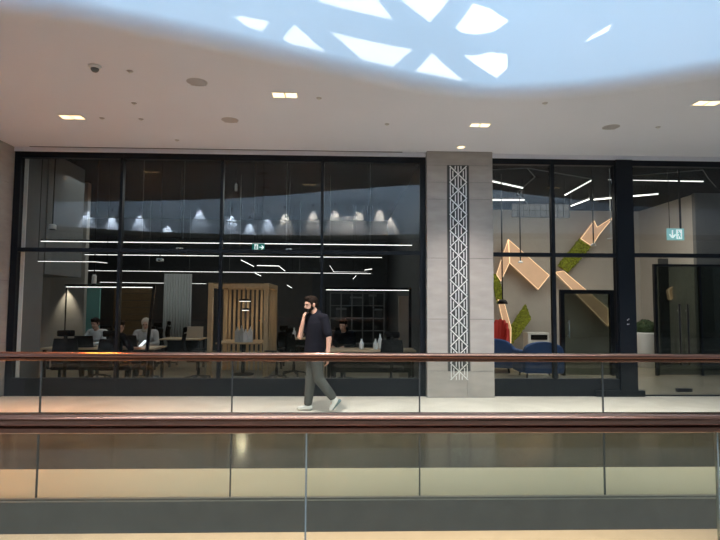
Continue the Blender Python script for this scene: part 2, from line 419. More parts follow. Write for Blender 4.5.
# ------------------------------------------------------------------ glazed shop fronts
def glazing(name, xs, zt, z_tr, post=0.05, ends=(0.10, 0.10), base=0.30, lower=True, only_upper=False):
    root = sthing(name, ((xs[0]+xs[-1])/2, YG, 0))
    x0, x1 = xs[0], xs[-1]; f = MB()
    f.box((x0, YG-0.03, zt-0.10), (x1, YG+0.08, zt))
    if not only_upper: f.box((x0, YG-0.03, 0), (x1, YG+0.08, base))
    f.box((x0, YG-0.031, 0), (x0+ends[0], YG+0.081, zt)); f.box((x1-ends[1], YG-0.031, 0), (x1, YG+0.081, zt))
    f.build('frame', M['frame'], root)
    for x in xs[1:-1]: MB().box((x-post/2, YG-0.035, 0.01), (x+post/2, YG+0.07, zt-0.01)).build('mullion', M['frame'], root)
    MB().box((x0+0.02, YG-0.025, z_tr-0.035), (x1-0.02, YG+0.06, z_tr+0.035)).build('transom', M['frame'], root)
    for a, b in zip(xs, xs[1:]):
        for z0, z1 in ((base-0.02, z_tr-0.02), (z_tr+0.02, zt-0.08)):
            if only_upper and z0 < z_tr: continue
            MB().box((a+0.02, YG+0.015, z0), (b-0.02, YG+0.027, z1)).build('pane', M['glazing'], root)
    return root
ZTR = 2.49
glazing('window_1', [-5.70, -3.86, -2.122, -0.363, 1.46], ZT, ZTR, ends=(0.11, 0.10))
glazing('window_2', [2.625, 3.745, 4.90], ZT, ZTR-0.01, ends=(0.03, 0.03), post=0.06)
PX0, PX1 = 4.885, 5.185
p1 = struct(MB().box((PX0, YG-0.07, 0), (PX1, YG+0.12, ZT)).build('trim_3', M['frame']))
MB().box((PX0-0.45, YG-0.075, 0.0), (PX1+0.12, YG+0.1, 0.105)).build('kick_plate', M['frame'], p1)
mt = MB()
for dx, y in ((-0.012, 320), (0.012, 319), (-0.012, 324), (0.012, 324)): mt.ell((P(626, y, YG).x+dx, YG-0.072, P(626, y, YG).z), 0.008, 8, 6)
mt.build('key_switch', M['white'], p1)
glazing('window_3', [5.185, 8.9], ZT, ZTR, ends=(0.02, 0.1), only_upper=True, post=0.012)
# double glass door under the transom
dr = sthing('door_1', (6.05, YG, 0))
for a, b in ((5.20, 6.045), (6.055, 6.95)):
    MB().box((a, YG+0.012, 0.02), (b, YG+0.024, 2.46)).build('door_leaf', M['glazing'], dr)
    hx = 6.045-0.07 if a < 6 else 6.055+0.07
    hd = MB().tube([(hx, YG-0.05, 0.55), (hx, YG-0.05, 1.62)], 0.017, 10)
    for z in (0.7, 1.5): hd.tube([(hx, YG-0.05, z), (hx, YG+0.012, z)], 0.009, 8)
    hd.build('pull_handle', M['blackm'], dr, smooth=True)
MB().box((5.92, YG-0.012, 0.075), (6.19, YG+0.05, 0.135)).build('patch_lock', M['blackm'], dr)
MB().box((5.30, YG-0.01, 0.0), (9, YG+0.05, 0.022)).build('threshold', M['frame'], dr)
struct(MB().box((6.97, YG-0.03, 0), (7.06, YG+0.08, 2.46)).build('trim_4', M['frame']))

# ------------------------------------------------------------------ rooms behind the glass
struct(MB().box((-9, YG+0.09, -0.1), (1.55, 18.6, 0.0)).build('floor_office', M['office_floor']))
struct(MB().box((2.0, YG+0.09, -0.1), (13, 18.6, 0.0)).build('floor_lobby', M['lobby_floor']))
struct(MB().box((-9, YG+0.09, ZI), (13, 18.6, ZI+0.1)).build('ceiling_office', M['dark_ceiling']))
struct(MB().box((-9, 18.5, 0), (2.0, 18.7, ZI)).build('wall_office_back', M['office_wall']))
struct(MB().box((1.55, YG+0.26, 0), (2.45, 18.5, ZI)).build('wall_middle', M['office_wall']))
ws = MB().box((-9, YG+0.11, 0), (-5.62, 10.32, ZI)); struct(ws.build('wall_office_left', M['side_wall']))
struct(MB().box((-9, 10.33, 2.12), (-5.60, 11.75, ZI)).build('trim_5', M['side_wall']))
struct(MB().box((-9, 13.0, 0), (P(84, 300, 13.0).x, 13.15, ZI)).build('wall_alcove', M['alcove']))
struct(MB().box((-9.1, YG+.1, 0), (-9, 18.6, ZI)).build('wall_far_left', M['office_wall']))
struct(MB().box((2.45, 16.0, 0), (9.1, 16.15, ZI)).build('wall_lobby_back', M['lobby_wall']))
struct(MB().box((9.0, 13.41, 0), (9.15, 16.0, ZI)).build('wall_lobby_right', M['lobby_wall']))
struct(MB().box((P(695, 225, 13.3).x, 13.28, 0), (13, 13.40, ZI)).build('wall_lobby_front', M['side_wall']))
# silver strip beside the frame, inside
struct(MB().box((P(25, 250, YG+.1).x-0.065, YG+0.085, 0.02), (P(25, 250, YG+.1).x+0.0, YG+0.105, ZT-0.1)).build('trim_6', M['white']))

# near side of the hall, behind the photographer: what the glass mirrors
struct(MB().box((-27, -8.2, 0), (27, -8, 4.28)).build('wall_rear', M['office_wall']))
struct(MB().box((-20, -7.98, 0), (-1.5, -7.9, 3.2)).build('wall_rear_timber', M['warm_wall']))
wall_pts = catmull([(-27, 0, 0), (-16, -0.6, 0), (-11, -2.2, 0), (-7.5, -3.6, 0), (-3, -4.2, 0), (1, -4.0, 0), (4, -3.2, 0), (8, -2.8, 0), (14, -2.8, 0), (27, -2.8, 0)], 8)
mb = MB(); vs = []
for p in wall_pts: vs += [(p.x, p.y, ZC), (p.x, p.y, 8.2), (p.x, -8.0, ZC)]
mb.add(vs, [(i*3, i*3+1, i*3+4, i*3+3) for i in range(len(wall_pts)-1)] + [(i*3+2, i*3, i*3+3, i*3+5) for i in range(len(wall_pts)-1)])
struct(mb.build('wall_rear_upper', M['soffit']))
def rear_y(X):
    for a, b in zip(wall_pts, wall_pts[1:]):
        if a.x <= X <= b.x: return a.y + (b.y-a.y)*(X-a.x)/(b.x-a.x)
    return -3
lg = MB()
for p, q in zip(wall_pts, wall_pts[1:]): lg.add([(p.x, p.y, 4.3), (q.x, q.y, 4.3), (q.x, q.y+0.3, 4.3), (p.x, p.y+0.3, 4.3), (p.x, p.y, 4.5), (q.x, q.y, 4.5), (q.x, q.y+0.3, 4.5), (p.x, p.y+0.3, 4.5)], [(0, 1, 2, 3), (4, 5, 6, 7), (3, 2, 6, 7), (0, 1, 5, 4)])
struct(lg.build('trim_7', M['fascia_dark']))
struct(MB().tube([p+Vector((0, 0.28, 1.02)) for p in [Vector((w.x, w.y, 4.0)) for w in wall_pts]], 0.022, 8).build('trim_8', M['white'], smooth=True))
cones = [(88, 208, 0), (113, 213, 0), (140, 212, 0), (168, 222, 0), (200, 206, 0), (232, 212, 0), (250, 220, 0), (268, 215, 0), (285, 210, 1), (313, 208, 1), (335, 207, 1), (347, 212, 1), (358, 207, 1), (379, 207, 1), (390, 214, 1)]
for x, y, wm in cones:
    Yv = 22.9
    for _ in range(6):
        q = P(x, y, Yv); ry = rear_y(q.x); Yv = 2*YG - ry
    q = P(x, y, Yv); tgt = (q.x, ry, q.z-0.7); lo = Vector((q.x, ry+0.13, q.z+0.05))
    sp = tag(MB().lathe(lo+Vector((0, 0, 0.01)), [(0.03, 0), (0.035, 0.09)], 10).build('wall_spotlight', M['black']), 'small black spotlight washing the upper wall across the hall', 'spotlight', 'wall washers on the upper wall across the hall')
    light('wall_wash', 'SPOT', tuple(lo), (lo.x, ry+0.02, lo.z-1.0), 560, (1.0, .90, .72) if wm else (.75, .88, 1.0), spot_size=0.95, spot_blend=0.7, shadow_soft_size=0.02)

# ------------------------------------------------------------------ balustrades
def balustrade(name, label, Y, joints, x0, x1, gm, sm, jw):
    root = thing(name, label, 'balustrade', (0, Y, 0))
    pr = [(math.copysign(abs(math.cos(t))**0.8, math.cos(t))*0.035, math.copysign(abs(math.sin(t))**0.8, math.sin(t))*0.0245+0.0045) for t in [2*math.pi*(k+0.5)/28 for k in range(28)]]
    hr = MB().prism([(x0, Y+a, RAIL-0.03+b) for a, b in pr], (x1-x0, 0, 0)).build('handrail', M['copper'], root)
    me = hr.data; me.polygons.foreach_set('use_smooth', [len(p.vertices) == 4 for p in me.polygons])
    MB().prism([(x0, Y+a, RAIL-0.0505+b) for a, b in [(-0.024, 0), (-0.028, -0.003), (-0.028, -0.017), (-0.024, -0.020), (0.024, -0.020), (0.028, -0.017), (0.028, -0.003), (0.024, 0)]], (x1-x0, 0, 0)).build('rail_channel', M['copper'], root)
    js = [x0] + [j for j in joints if x0 < j < x1] + [x1]
    for a, b in zip(js, js[1:]):
        MB().box((a+jw/2, Y-0.008, 0.0), (b-jw/2, Y+0.008, RAIL-0.06)).build('glass_panel', gm, root)
    for j in js[1:-1]: MB().box((j-jw/2+0.0005, Y-0.0075, 0.005), (j+jw/2-0.0005, Y+0.0075, RAIL-0.062)).build('joint_seal', sm, root)
    MB().box((x0, Y-0.03, -0.055), (x1, Y-0.0485+0.0, 0.012)).box((x0, Y-0.03, -0.03), (x1, Y-0.009, 0.012)).build('base_shoe', M['fascia_dark'], root)
    return root
balustrade('glass_balustrade', 'copper-topped glass balustrade along the far walkway, in front of the walking man', YF, [-2.456+1.5535*k for k in range(-3, 9)], -7.2, 9.0, M['bal_glass'], M['seal'], 0.012)
balustrade('glass_balustrade', 'nearest copper-topped glass balustrade, thick rail across the photo below the walking man', YN, [-0.128+1.5535*k for k in range(-3, 4)], -4.0, 4.2, M['near_glass'], M['near_seal'], 0.007)

# ------------------------------------------------------------------ fittings in the pale soffit
def downlight(label, x, y, first=False, s=1.0, k=0):
    p = PZ(x, y, ZC); r = thing('recessed_downlight', label, 'downlight', (p.x, p.y, ZC), 'twin recessed downlights in the pale soffit')
    f = MB(); w_, d_ = 0.19*s, 0.105*s
    f.box((p.x-w_, p.y-d_, ZC-0.006), (p.x+w_, p.y-d_+0.014, ZC-0.001)).box((p.x-w_, p.y+d_-0.014, ZC-0.006), (p.x+w_, p.y+d_, ZC-0.001))
    for xx in (-w_, -0.007, w_-0.014): f.box((p.x+xx, p.y-d_+0.014, ZC-0.006), (p.x+xx+0.014, p.y+d_-0.014, ZC-0.001))
    f.build('frame', M['steel'], r)
    for sx in (-1, 1):
        c = p.x+sx*w_/2
        MB().box((c-w_/2+0.012, p.y-d_+0.016, ZC-0.004), (c+w_/2-0.012, p.y+d_-0.016, ZC-0.0015)).build('reflector', M['led_warm'], r)
    return p
for i, (x, y, lb_, s, e) in enumerate([(72, 117, 'leftmost twin downlight in the pale soffit', 1, 1), (285, 95, 'twin downlight in the soffit under the skylight patches', 1, 1), (480, 125, 'twin downlight in the soffit above the stone pillar', .9, 1), (707, 103, 'rightmost twin downlight in the pale soffit', 1, 1)]):
    p = downlight(lb_, x, y, s=s*0.88)
    light('downlight_lamp', 'SPOT', (p.x, p.y, ZC-0.03), (p.x, p.y, 0), (360, 1080, 760, 1080)[i], (1.0, .93, .88), spot_size=1.75, spot_blend=0.9, shadow_soft_size=0.08)
p = PZ(461, 147, ZC); r = thing('small_downlight', 'small round downlight close above the pillar lattice', 'downlight', (p.x, p.y, ZC))
MB().lathe((p.x, p.y, ZC-0.006), [(0.085, 0), (0.09, 0.005)], 20).build('rim', M['steel'], r)
MB().lathe((p.x, p.y, ZC-0.009), [(0.06, 0), (0.06, 0.003)], 20).build('lamp', M['led_warm'], r)
for x, y, l in [(197, 82, 'round ceiling speaker nearest the bright curved edge'), (230, 120, 'round ceiling speaker above the left office glazing'), (611, 127, 'round ceiling speaker above the right entrance')]:
    p = PZ(x, y, ZC); r = thing('ceiling_speaker', l, 'speaker', (p.x, p.y, ZC), 'round speakers in the soffit')
    MB().lathe((p.x, p.y, ZC-0.006), [(0.115, 0), (0.125, 0.005)], 28).build('rim', M['fitting'], r)
    g = MB().lathe((p.x, p.y, ZC-0.009), [(0.104, 0), (0.106, 0.004)], 28)
    for a in range(-3, 4): g.box((p.x-0.095, p.y+a*0.026-0.003, ZC-0.012), (p.x+0.095, p.y+a*0.026+0.003, ZC-0.009))
    g.build('grille', M['fitting'], r)
p = PZ(95, 66, ZC); r = thing('dome_camera', 'small dome camera on the soffit at upper left', 'camera', (p.x, p.y, ZC))
MB().lathe((p.x, p.y, ZC-0.03), [(0.06, 0), (0.07, 0.029)], 24).build('base', M['white'], r, smooth=True)
MB().ell((p.x, p.y, ZC-0.035), (0.045, 0.045, 0.04), 16, 10).build('dome', M['side_wall'], r, smooth=True)
for k, (x, y, l) in enumerate([(130, 71, 'beside the dome camera'), (102, 118, 'right of the leftmost downlight'), (134, 103, 'between the dome camera and the left glazing'), (141, 119, 'farther right of the leftmost downlight'), (177, 140, 'close to the left glazing'), (319, 98, 'right of the twin downlight under the skylight patches'), (387, 124, 'above the fourth glazing bay'), (545, 103, 'under the lowest point of the bright curved edge'), (658, 127, 'right of the round speaker over the entrance')]):
    p = PZ(x, y, ZC); r = thing('ceiling_sprinkler', 'tiny sprinkler rosette in the soffit ' + l, 'sprinkler', (p.x, p.y, ZC), 'sprinklers and sensors in the soffit')
    MB().lathe((p.x, p.y, ZC-0.006), [(0.034, 0), (0.038, 0.005)], 16).build('rosette', M['fitting'], r)
    MB().lathe((p.x, p.y, ZC-0.022), [(0.018, 0), (0.008, 0.004), (0.008, 0.016)], 12).build('head', M['alu'], r)
for a, b, l in [((30, 146.6), (402, 153), 'long dark slot diffuser in the soffit over the office glazing'), ((557, 156.5), (735, 158.6), 'dark slot diffuser in the soffit over the lobby entrance')]:
    p, q = PZ(*a, ZC), PZ(*b, ZC); yy = (p.y+q.y)/2
    r = thing('slot_diffuser', l, 'air vent', ((p.x+q.x)/2, yy, ZC))
    MB().box((p.x, yy-0.055, ZC-0.006), (q.x, yy-0.045, ZC-0.001)).box((p.x, yy+0.045, ZC-0.006), (q.x, yy+0.055, ZC-0.001)).build('flange', M['side_wall'], r)
    MB().box((p.x, yy-0.044, ZC-0.004), (q.x, yy+0.044, ZC-0.001)).build('slot', M['office_wall'], r)

# ------------------------------------------------------------------ office lights
def led_line(label, pa, pb, cables, zc=ZI):
    pa, pb = Vector(pa), Vector(pb); c = (pa+pb)/2
    r = thing('linear_pendant', label, 'pendant light', c, 'linear LED pendants in the office')
    MB().bar(pa+Vector((0, 0, 0.016)), pb+Vector((0, 0, 0.016)), 0.03, 0.03).build('housing', M['black'], r)
    MB().bar(pa-Vector((0, 0, 0.007)), pb-Vector((0, 0, 0.006)), 0.03, 0.010).build('diffuser', M['led'], r)
    for x in cables: 
        tt = (P(x, 240, pa.y).x-pa.x)/(pb.x-pa.x); q = pa.lerp(pb, tt)
        MB().tube([q+Vector((0, 0, 0.03)), (q.x, q.y, zc-0.001)], 0.005, 6).build('cable', M['side_wall'], r)
    return r
led_line('nearest and longest white LED line across the office, just behind the glass', P(23, 240.7, 10.2), P(412, 245, 10.2), (142, 183, 254, 286, 370))
led_line('second white LED line across the office, close under the black transom', P(85, 254.3, 12.0), P(382, 257.3, 12.0), (142, 240, 330))
led_line('lowest and farthest straight LED line across the office', P(84, 270.3, 15.2), P(371, 273.4, 15.2), (150, 230, 300))
led_line('thin faint LED line low over the middle of the office', P(100, 282, 16.5), P(206, 283.5, 16.5), (120, 190))
def led_zig(label, pts, Y, w_=0.024, grp='angled LED pendants', rod=True, m='led', zc=ZI):
    q = [P(x, y, Y) for x, y in pts]; c = sum(q, Vector())/len(q)
    r = thing('angled_pendant', label, 'pendant light', c, grp)
    d = MB(); h_ = MB()
    for a, b in zip(q, q[1:]): d.bar(a, b, w_, w_*0.8); h_.bar(a+Vector((0, 0, w_)), b+Vector((0, 0, w_)), w_*1.05, w_)
    d.build('diffuser', M[m], r); h_.build('housing', M['black'], r)
    if rod:
        for p in (q[0], q[-1]): MB().tube([p+Vector((0, 0, w_)), (p.x, p.y, zc-0.001)], 0.006, 6).build('cable', M['black'], r)
    return r
for l, pts in [('short slanting LED bar above the slatted booth', [(241, 260), (254, 266.5)]), ('LED bar with a bent end right of the slatted booth', [(257, 265.5), (279, 266), (285, 271)]),
               ('small slanting LED bar below the bent one', [(255, 273), (261, 276)]), ('tiny slanting LED bar above the walking man', [(287, 285), (292, 288)]),
               ('bent LED bar right of the walking man, steep left end', [(330, 265.5), (334, 272), (367, 272.5)]), ('short LED bar rising at the end of the bent one', [(364, 273), (364.5, 270), (372, 269)]),
               ('tiny upright LED bar under the bent one', [(353, 279), (356, 275.5)])]:
    led_zig(l, pts, 15.6)
led_zig('dashed glowing bar standing in for a mirrored light line at the far left of the office', [(38, 261.3), (95, 261.8), (107, 263)], 9.85, 0.012, m='led_soft')  # bar added in place of a reflection of the near side

def pendant_spot(label, x, yt, yb, Y, body='white', lamp=True, r_=0.05, h_=0.09, xt=None):
    p = P(x, yb, Y); r = thing('pendant_spot', label, 'pendant light', (p.x, p.y, p.z), 'cylinder pendants on rods')
    MB().tube([(p.x, p.y, p.z+h_-0.002), (p.x, p.y, ZI-0.001)], 0.012, 8).build('rod', M['black'], r)
    MB().lathe((p.x, p.y, p.z), [(r_, 0), (r_, h_*0.8), (r_*0.6, h_)], 18).build('shade', M[body], r, smooth=False)
    MB().lathe((p.x, p.y, p.z-0.015), [(r_*0.7, 0), (r_*0.7, 0.014)], 16).build('lamp', M['led_warm' if lamp else 'black'], r)
    return r
pendant_spot('white cylinder pendant on a long black rod at the left end of the office', 52.5, 160, 229, 10.15, lamp=False, r_=0.065)
pendant_spot('short white cylinder hanging just above the left goalpost lamp', 94, 160, 283.5, 10.9, lamp=False, r_=0.045, h_=0.18)
pendant_spot('small dark pendant hanging left of the exit sign', 236, 160, 191, 11.5, 'side_wall', lamp=False, r_=0.03, h_=0.16)
for x, y, l in [(179.5, 249, 'small white projector under the first LED line, left of the exit sign'), (289, 250, 'small white projector under the first LED line, right of the exit sign'), (160, 260, 'small white projector hanging left, below the transom')]:
    p = P(x, y, 11.0); r = thing('ceiling_projector', l, 'projector', p, 'small white devices hung in the office')
    MB().rbox((p.x-0.06, p.y-0.06, p.z-0.03), (p.x+0.06, p.y+0.06, p.z+0.03), 0.012).build('body', M['white'], r)
    MB().tube([(p.x, p.y, p.z+0.029), (p.x, p.y, ZI-0.001)], 0.008, 6).build('rod', M['black'], r)
    MB().tube([(p.x, p.y-0.058, p.z-0.005), (p.x, p.y-0.07, p.z-0.005)], 0.016, 10).build('lens', M['black'], r)

def exit_sign(label, px0, py0, px1, py1, Y, base, rods, w_arrow_left):
    a, b = P(px0, py1, Y), P(px1, py0, Y); cx_, W_, H_ = (a.x+b.x)/2, b.x-a.x, b.z-a.z
    r = thing('exit_sign', label, 'exit sign', (cx_, Y, a.z))
    MB().box((a.x, Y, a.z), (b.x, Y+0.03, b.z)).build('panel', M[base], r)
    k = MB(); y0 = Y-0.004; s = H_
    rx = a.x + W_*(0.70 if w_arrow_left else 0.34); z0 = a.z
    def bar(u0, v0, u1, v1, t): k.bar((u0, y0, z0+v0*s), (u1, y0, z0+v1*s), 0.005, t*s)
    # running figure in a doorway
    dw = MB().box((rx-0.24*s, y0+0.001, z0+0.10*s), (rx+0.24*s, y0+0.004, z0+0.90*s)).build('doorway', M['exit_white'], r)
    f = MB()
    def fb(u0, v0, u1, v1, t): f.bar((rx+u0*s, y0-0.002, z0+v0*s), (rx+u1*s, y0-0.002, z0+v1*s), 0.004, t*s, up=(0, 0, 1) if abs(u1-u0) > 1e-6 else (1, 0, 0))
    d = -1 if w_arrow_left else 1
    f.ell((rx+0.05*d*s, y0-0.002, z0+0.76*s), (0.07*s, 0.003, 0.07*s), 10, 6)
    fb(0.02*d, 0.68, -0.04*d, 0.42, 0.13); fb(-0.04*d, 0.42, 0.12*d, 0.30, 0.08); fb(0.12*d, 0.30, 0.06*d, 0.14, 0.07); fb(-0.04*d, 0.42, -0.14*d, 0.20, 0.08)
    fb(0.02*d, 0.64, 0.16*d, 0.50, 0.06); fb(0.02*d, 0.64, -0.14*d, 0.52, 0.06)
    f.build('running_figure', M[base], r)
    ax = a.x + W_*(0.30 if w_arrow_left else 0.76)
    if w_arrow_left:
        k.box((ax-0.05*s, y0-0.002, z0+0.30*s), (ax+0.05*s, y0+0.002, z0+0.85*s)); bar(ax-0.26*s, 0.48, ax, 0.20, 0.11); bar(ax+0.26*s, 0.48, ax, 0.20, 0.11)
    else:
        bar(ax-0.28*s, 0.5, ax+0.26*s, 0.5, 0.11); bar(ax+0.02*s, 0.78, ax+0.28*s, 0.5, 0.11); bar(ax+0.02*s, 0.22, ax+0.28*s, 0.5, 0.11)
    k.build('arrow', M['exit_white'], r)
    for x, t in rods: 
        q = P(x, py0, Y); MB().tube([(q.x, Y+0.015, b.z-0.002), (q.x, Y+0.015, ZI-0.001)], t, 8).build('rod', M['black'], r)
    return r
exit_sign('green exit sign with running figure and arrow hanging in the office', 252, 243.5, 264.5, 251, 10.05, 'exit_green', [(254, .004), (262, .004)], False)
exit_sign('pale teal exit sign with down arrow hanging in the lobby', 667.5, 228.5, 684, 240, 10.6, 'exit_pale', [(670, .006), (681, .02)], True)

# ------------------------------------------------------------------ office furniture
def office_chair():
    r = thing('office_chair', '', 'chair', (0, 0, 0), 'black office chairs')
    MB().rbox((-0.24, -0.24, 0.44), (0.24, 0.24, 0.52), 0.03).build('seat', M['soft_black'], r, smooth=True)
    b = MB(); n = 8                                          # back at +Y, curved
    vs = []
    for i in range(n+1):
        z = 0.56 + 0.50*i/n; yb = 0.25 + 0.05*math.sin(math.pi*i/n) + 0.05*i/n; wd = 0.23*(1-0.15*(i/n)**2)
        vs += [(-wd, yb-0.02, z), (wd, yb-0.02, z), (wd, yb+0.03, z), (-wd, yb+0.03, z)]
    fs = [(4*i+k, 4*i+(k+1) % 4, 4*i+4+(k+1) % 4, 4*i+4+k) for i in range(n) for k in range(4)] + [(3, 2, 1, 0), (4*n, 4*n+1, 4*n+2, 4*n+3)]
    b.add(vs, fs).build('backrest', M['soft_black'], r, bevel=0.01)
    MB().rbox((-0.15, 0.27, 1.10), (0.15, 0.33, 1.22), 0.025).build('headrest', M['soft_black'], r, smooth=True)
    MB().bar((0, 0.20, 0.46), (0, 0.33, 0.62), 0.07, 0.03).bar((0, 0.325, 0.6), (0, 0.335, 1.12), 0.06, 0.025).build('back_stem', M['black'], r)
    for s in (-1, 1):
        a = MB().bar((s*0.22, 0.05, 0.46), (s*0.29, 0.05, 0.47), 0.04, 0.03).bar((s*0.29, 0.05, 0.455), (s*0.29, 0.05, 0.68), 0.045, 0.03)
        a.rbox((s*0.29-0.04, -0.14, 0.68), (s*0.29+0.04, 0.14, 0.71), 0.012).build('armrest', M['black'], r)
    MB().lathe((0, 0, 0.10), [(0.035, 0), (0.035, 0.18), (0.025, 0.19), (0.025, 0.35)], 12).build('gas_stem', M['black'], r)
    for k in range(5):
        a = 2*math.pi*k/5+0.3; c, s_ = math.cos(a), math.sin(a)
        MB().bar((0.03*c, 0.03*s_, 0.12), (0.29*c, 0.29*s_, 0.075), 0.045, 0.03).build('base_leg', M['black'], r)
        MB().tube([(0.29*c-0.012*s_, 0.29*s_+0.012*c, 0.03), (0.29*c+0.012*s_, 0.29*s_-0.012*c, 0.03)], 0.03, 12).build('caster', M['black'], r)
    return r
ch0 = office_chair(); first = True
chair_spots = [  # pixel x of the middle, depth, turn, label
    (66, 9.98, math.radians(205), 'black office chair with headrest at the far left desk end'),
    (116, 9.90, math.radians(185), 'black office chair under the person in the black shirt'),
    (146, 11.3, math.radians(10), 'black office chair under the person with the beige headscarf'),
    (98, 11.42, math.radians(-10), 'black office chair under the person in the white shirt'),
    (166, 13.95, math.radians(150), 'black office chair behind the slanted lamp leg'),
    (179, 15.0, math.radians(120), 'black office chair in front of the grey curtain'),
    (199, 11.3, math.radians(100), 'black office chair just left of the slatted booth'),
    (277, 11.3, math.radians(250), 'black office chair at the right corner of the slatted booth'),
    (294, 12.1, math.radians(60), 'black office chair behind the raised elbow of the walking man'),
    (344, 11.05, math.radians(10), 'black office chair under the seated person right of the walking man'),
    (391, 9.92, math.radians(178), 'black office chair in front of the pale screen at the right end of the office'),
]
for x, Y, rz, l in chair_spots:
    q = P(x, 345, Y); ch_ = place(ch0, first, (q.x, q.y, 0), rz, l); ch_.scale = (0.93, 0.93, 0.90); first = False

def desk(label, x0, x1, y0, y1, z=0.74):
    r = thing('office_desk', label, 'desk', ((x0+x1)/2, (y0+y1)/2, 0), 'office desks')
    MB().rbox((x0, y0, z-0.03), (x1, y1, z), 0.004, 1).build('desk_top', M['desk_wood'], r)
    for x in (x0+0.06, x1-0.06):
        for y in (y0+0.06, y1-0.06): MB().box((x-0.025, y-0.025, 0), (x+0.025, y+0.025, z-0.031)).build('leg', M['blackm'], r)
    MB().box((x0+0.09, (y0+y1)/2-0.01, 0.30), (x1-0.09, (y0+y1)/2+0.01, z-0.032)).build('modesty_panel', M['soft_black'], r)
    return r
desk('long oak desk under the left goalpost lamp where three people sit', P(50, 345, 10.6).x, P(161, 345, 10.6).x, 10.25, 10.95)
desk('oak desk with a low pale screen, between the curtain and the booth', P(163, 345, 13.3).x, P(203, 345, 13.3).x, 13.0, 13.7)
desk('oak desk right of the booth, behind the walking man', P(280, 345, 13.6).x, P(318, 345, 13.6).x, 13.3, 14.0)
desk('oak desk under the right goalpost lamp with white bottles', P(326, 345, 10.3).x, P(414, 345, 10.3).x, 9.98, 10.6)
def desk_screen(label, px0, py0, px1, py1, Y, m):
    a, b = P(px0, py1, Y), P(px1, py0, Y); return tag(MB().rbox((a.x, Y, a.z), (b.x, Y+0.03, b.z), 0.008).build('desk_screen', M[m]), label, 'screen')
d_ = P(163, 345, 13.4)
tag(MB().rbox((P(186, 345, 13.35).x, 13.32, 0.741), (P(203, 345, 13.35).x, 13.35, 1.02), 0.008).build('desk_screen', M['mauve']), 'low pale screen on the desk left of the booth', 'screen')
tag(MB().rbox((P(398.5, 345, 11.7).x, 11.68, 0.0), (P(409, 345, 11.7).x, 11.73, P(400, 296, 11.7).z), 0.008).build('standing_screen', M['mauve']), 'tall pale standing screen at the right end of the office', 'screen')
# goalpost lamps
def goalpost(label, xa, ya, xb, yb, Y, lean, both):
    a, b = P(xa, ya, Y), P(xb, yb, Y); r = thing('goalpost_lamp', label, 'lamp', ((a.x+b.x)/2, Y, 0))
    MB().box((a.x, Y-0.025, a.z-0.01), (b.x, Y+0.025, a.z+0.035)).build('crossbar', M['blackm'], r)
    MB().box((a.x+0.02, Y-0.02, a.z-0.022), (b.x-0.02, Y+0.02, a.z-0.0105)).build('diffuser', M['led'], r)
    MB().bar((b.x-0.02, Y, a.z), (b.x-0.02-lean, Y, 0), 0.05, 0.05).build('post', M['blackm'], r)
    MB().bar((a.x+0.02, Y+0.0, a.z), (a.x+0.02+(lean if both else 0), Y, 0), 0.018, 0.018).build('post', M['blackm'], r)
    return r
goalpost('black goalpost lamp with LED bar over the left desk', 65.5, 286, 155.5, 287, 10.21, 0.16, False)
goalpost('black goalpost lamp with LED bar over the right desk', 325, 289, 411, 290.5, 10.64, 0.0, True)
q = P(66, 287, 12.9)
light('alcove_spot', 'SPOT', (q.x, 12.86, q.z+0.10), (q.x, 13.0, 0.8), 50, (1.0, .88, .70), spot_size=1.0, spot_blend=0.8, shadow_soft_size=0.02)

# panels, curtain and boarding at the back of the office
a, b = P(84.5, 350, 12.95), P(100.5, 284, 12.95)
tag(MB().rbox((a.x, 12.95, 0), (b.x, 13.0, b.z), 0.01).build('acoustic_screen', M['teal']), 'teal fabric screen behind the person in the white shirt', 'screen')
a, b = P(112, 350, 16.8), P(152, 287, 16.8)
t = MB()
for k in range(10): t.box((a.x, 16.8, b.z*k/10+0.006), (b.x, 16.84, b.z*(k+1)/10-0.006))
tag(t.build('boarded_panel', M['brown_board']), 'brown horizontal boarding behind the left desk', 'panel')
a, b = P(162, 350, 15.9), P(192, 274, 15.9); t = MB(); n = 60; vs = []
for i in range(n+1):
    x = a.x+(b.x-a.x)*i/n; y = 15.9+0.05*math.sin(i*1.05); vs += [(x, y, 0.03), (x, y, b.z), (x, y+0.012, 0.03), (x, y+0.012, b.z)]
fs = []
for i in range(n):
    o_ = 4*i; fs += [(o_, o_+4, o_+5, o_+1), (o_+2, o_+3, o_+7, o_+6), (o_+1, o_+5, o_+7, o_+3), (o_, o_+2, o_+6, o_+4)]
tag(t.add(vs, fs).build('curtain', M['curtain'], smooth=True), 'pale grey floor-length curtain left of the slatted booth', 'curtain')
MBR = MB(); a, b = P(330, 345, 17.6), P(384, 292, 17.6)
sh = thing('shelving_rack', 'dim metal shelving rack behind the right desk', 'shelves', ((a.x+b.x)/2, 17.7, 0))
for k in range(6): x = a.x+(b.x-a.x)*k/5; MB().box((x-0.02, 17.5, 0), (x+0.02, 17.54, b.z)).build('upright', M['side_wall'], sh)
for k in range(5): z = 0.3+(b.z-0.35)*k/4; MB().box((a.x, 17.55, z), (b.x, 17.95, z+0.025)).build('shelf', M['side_wall'], sh)
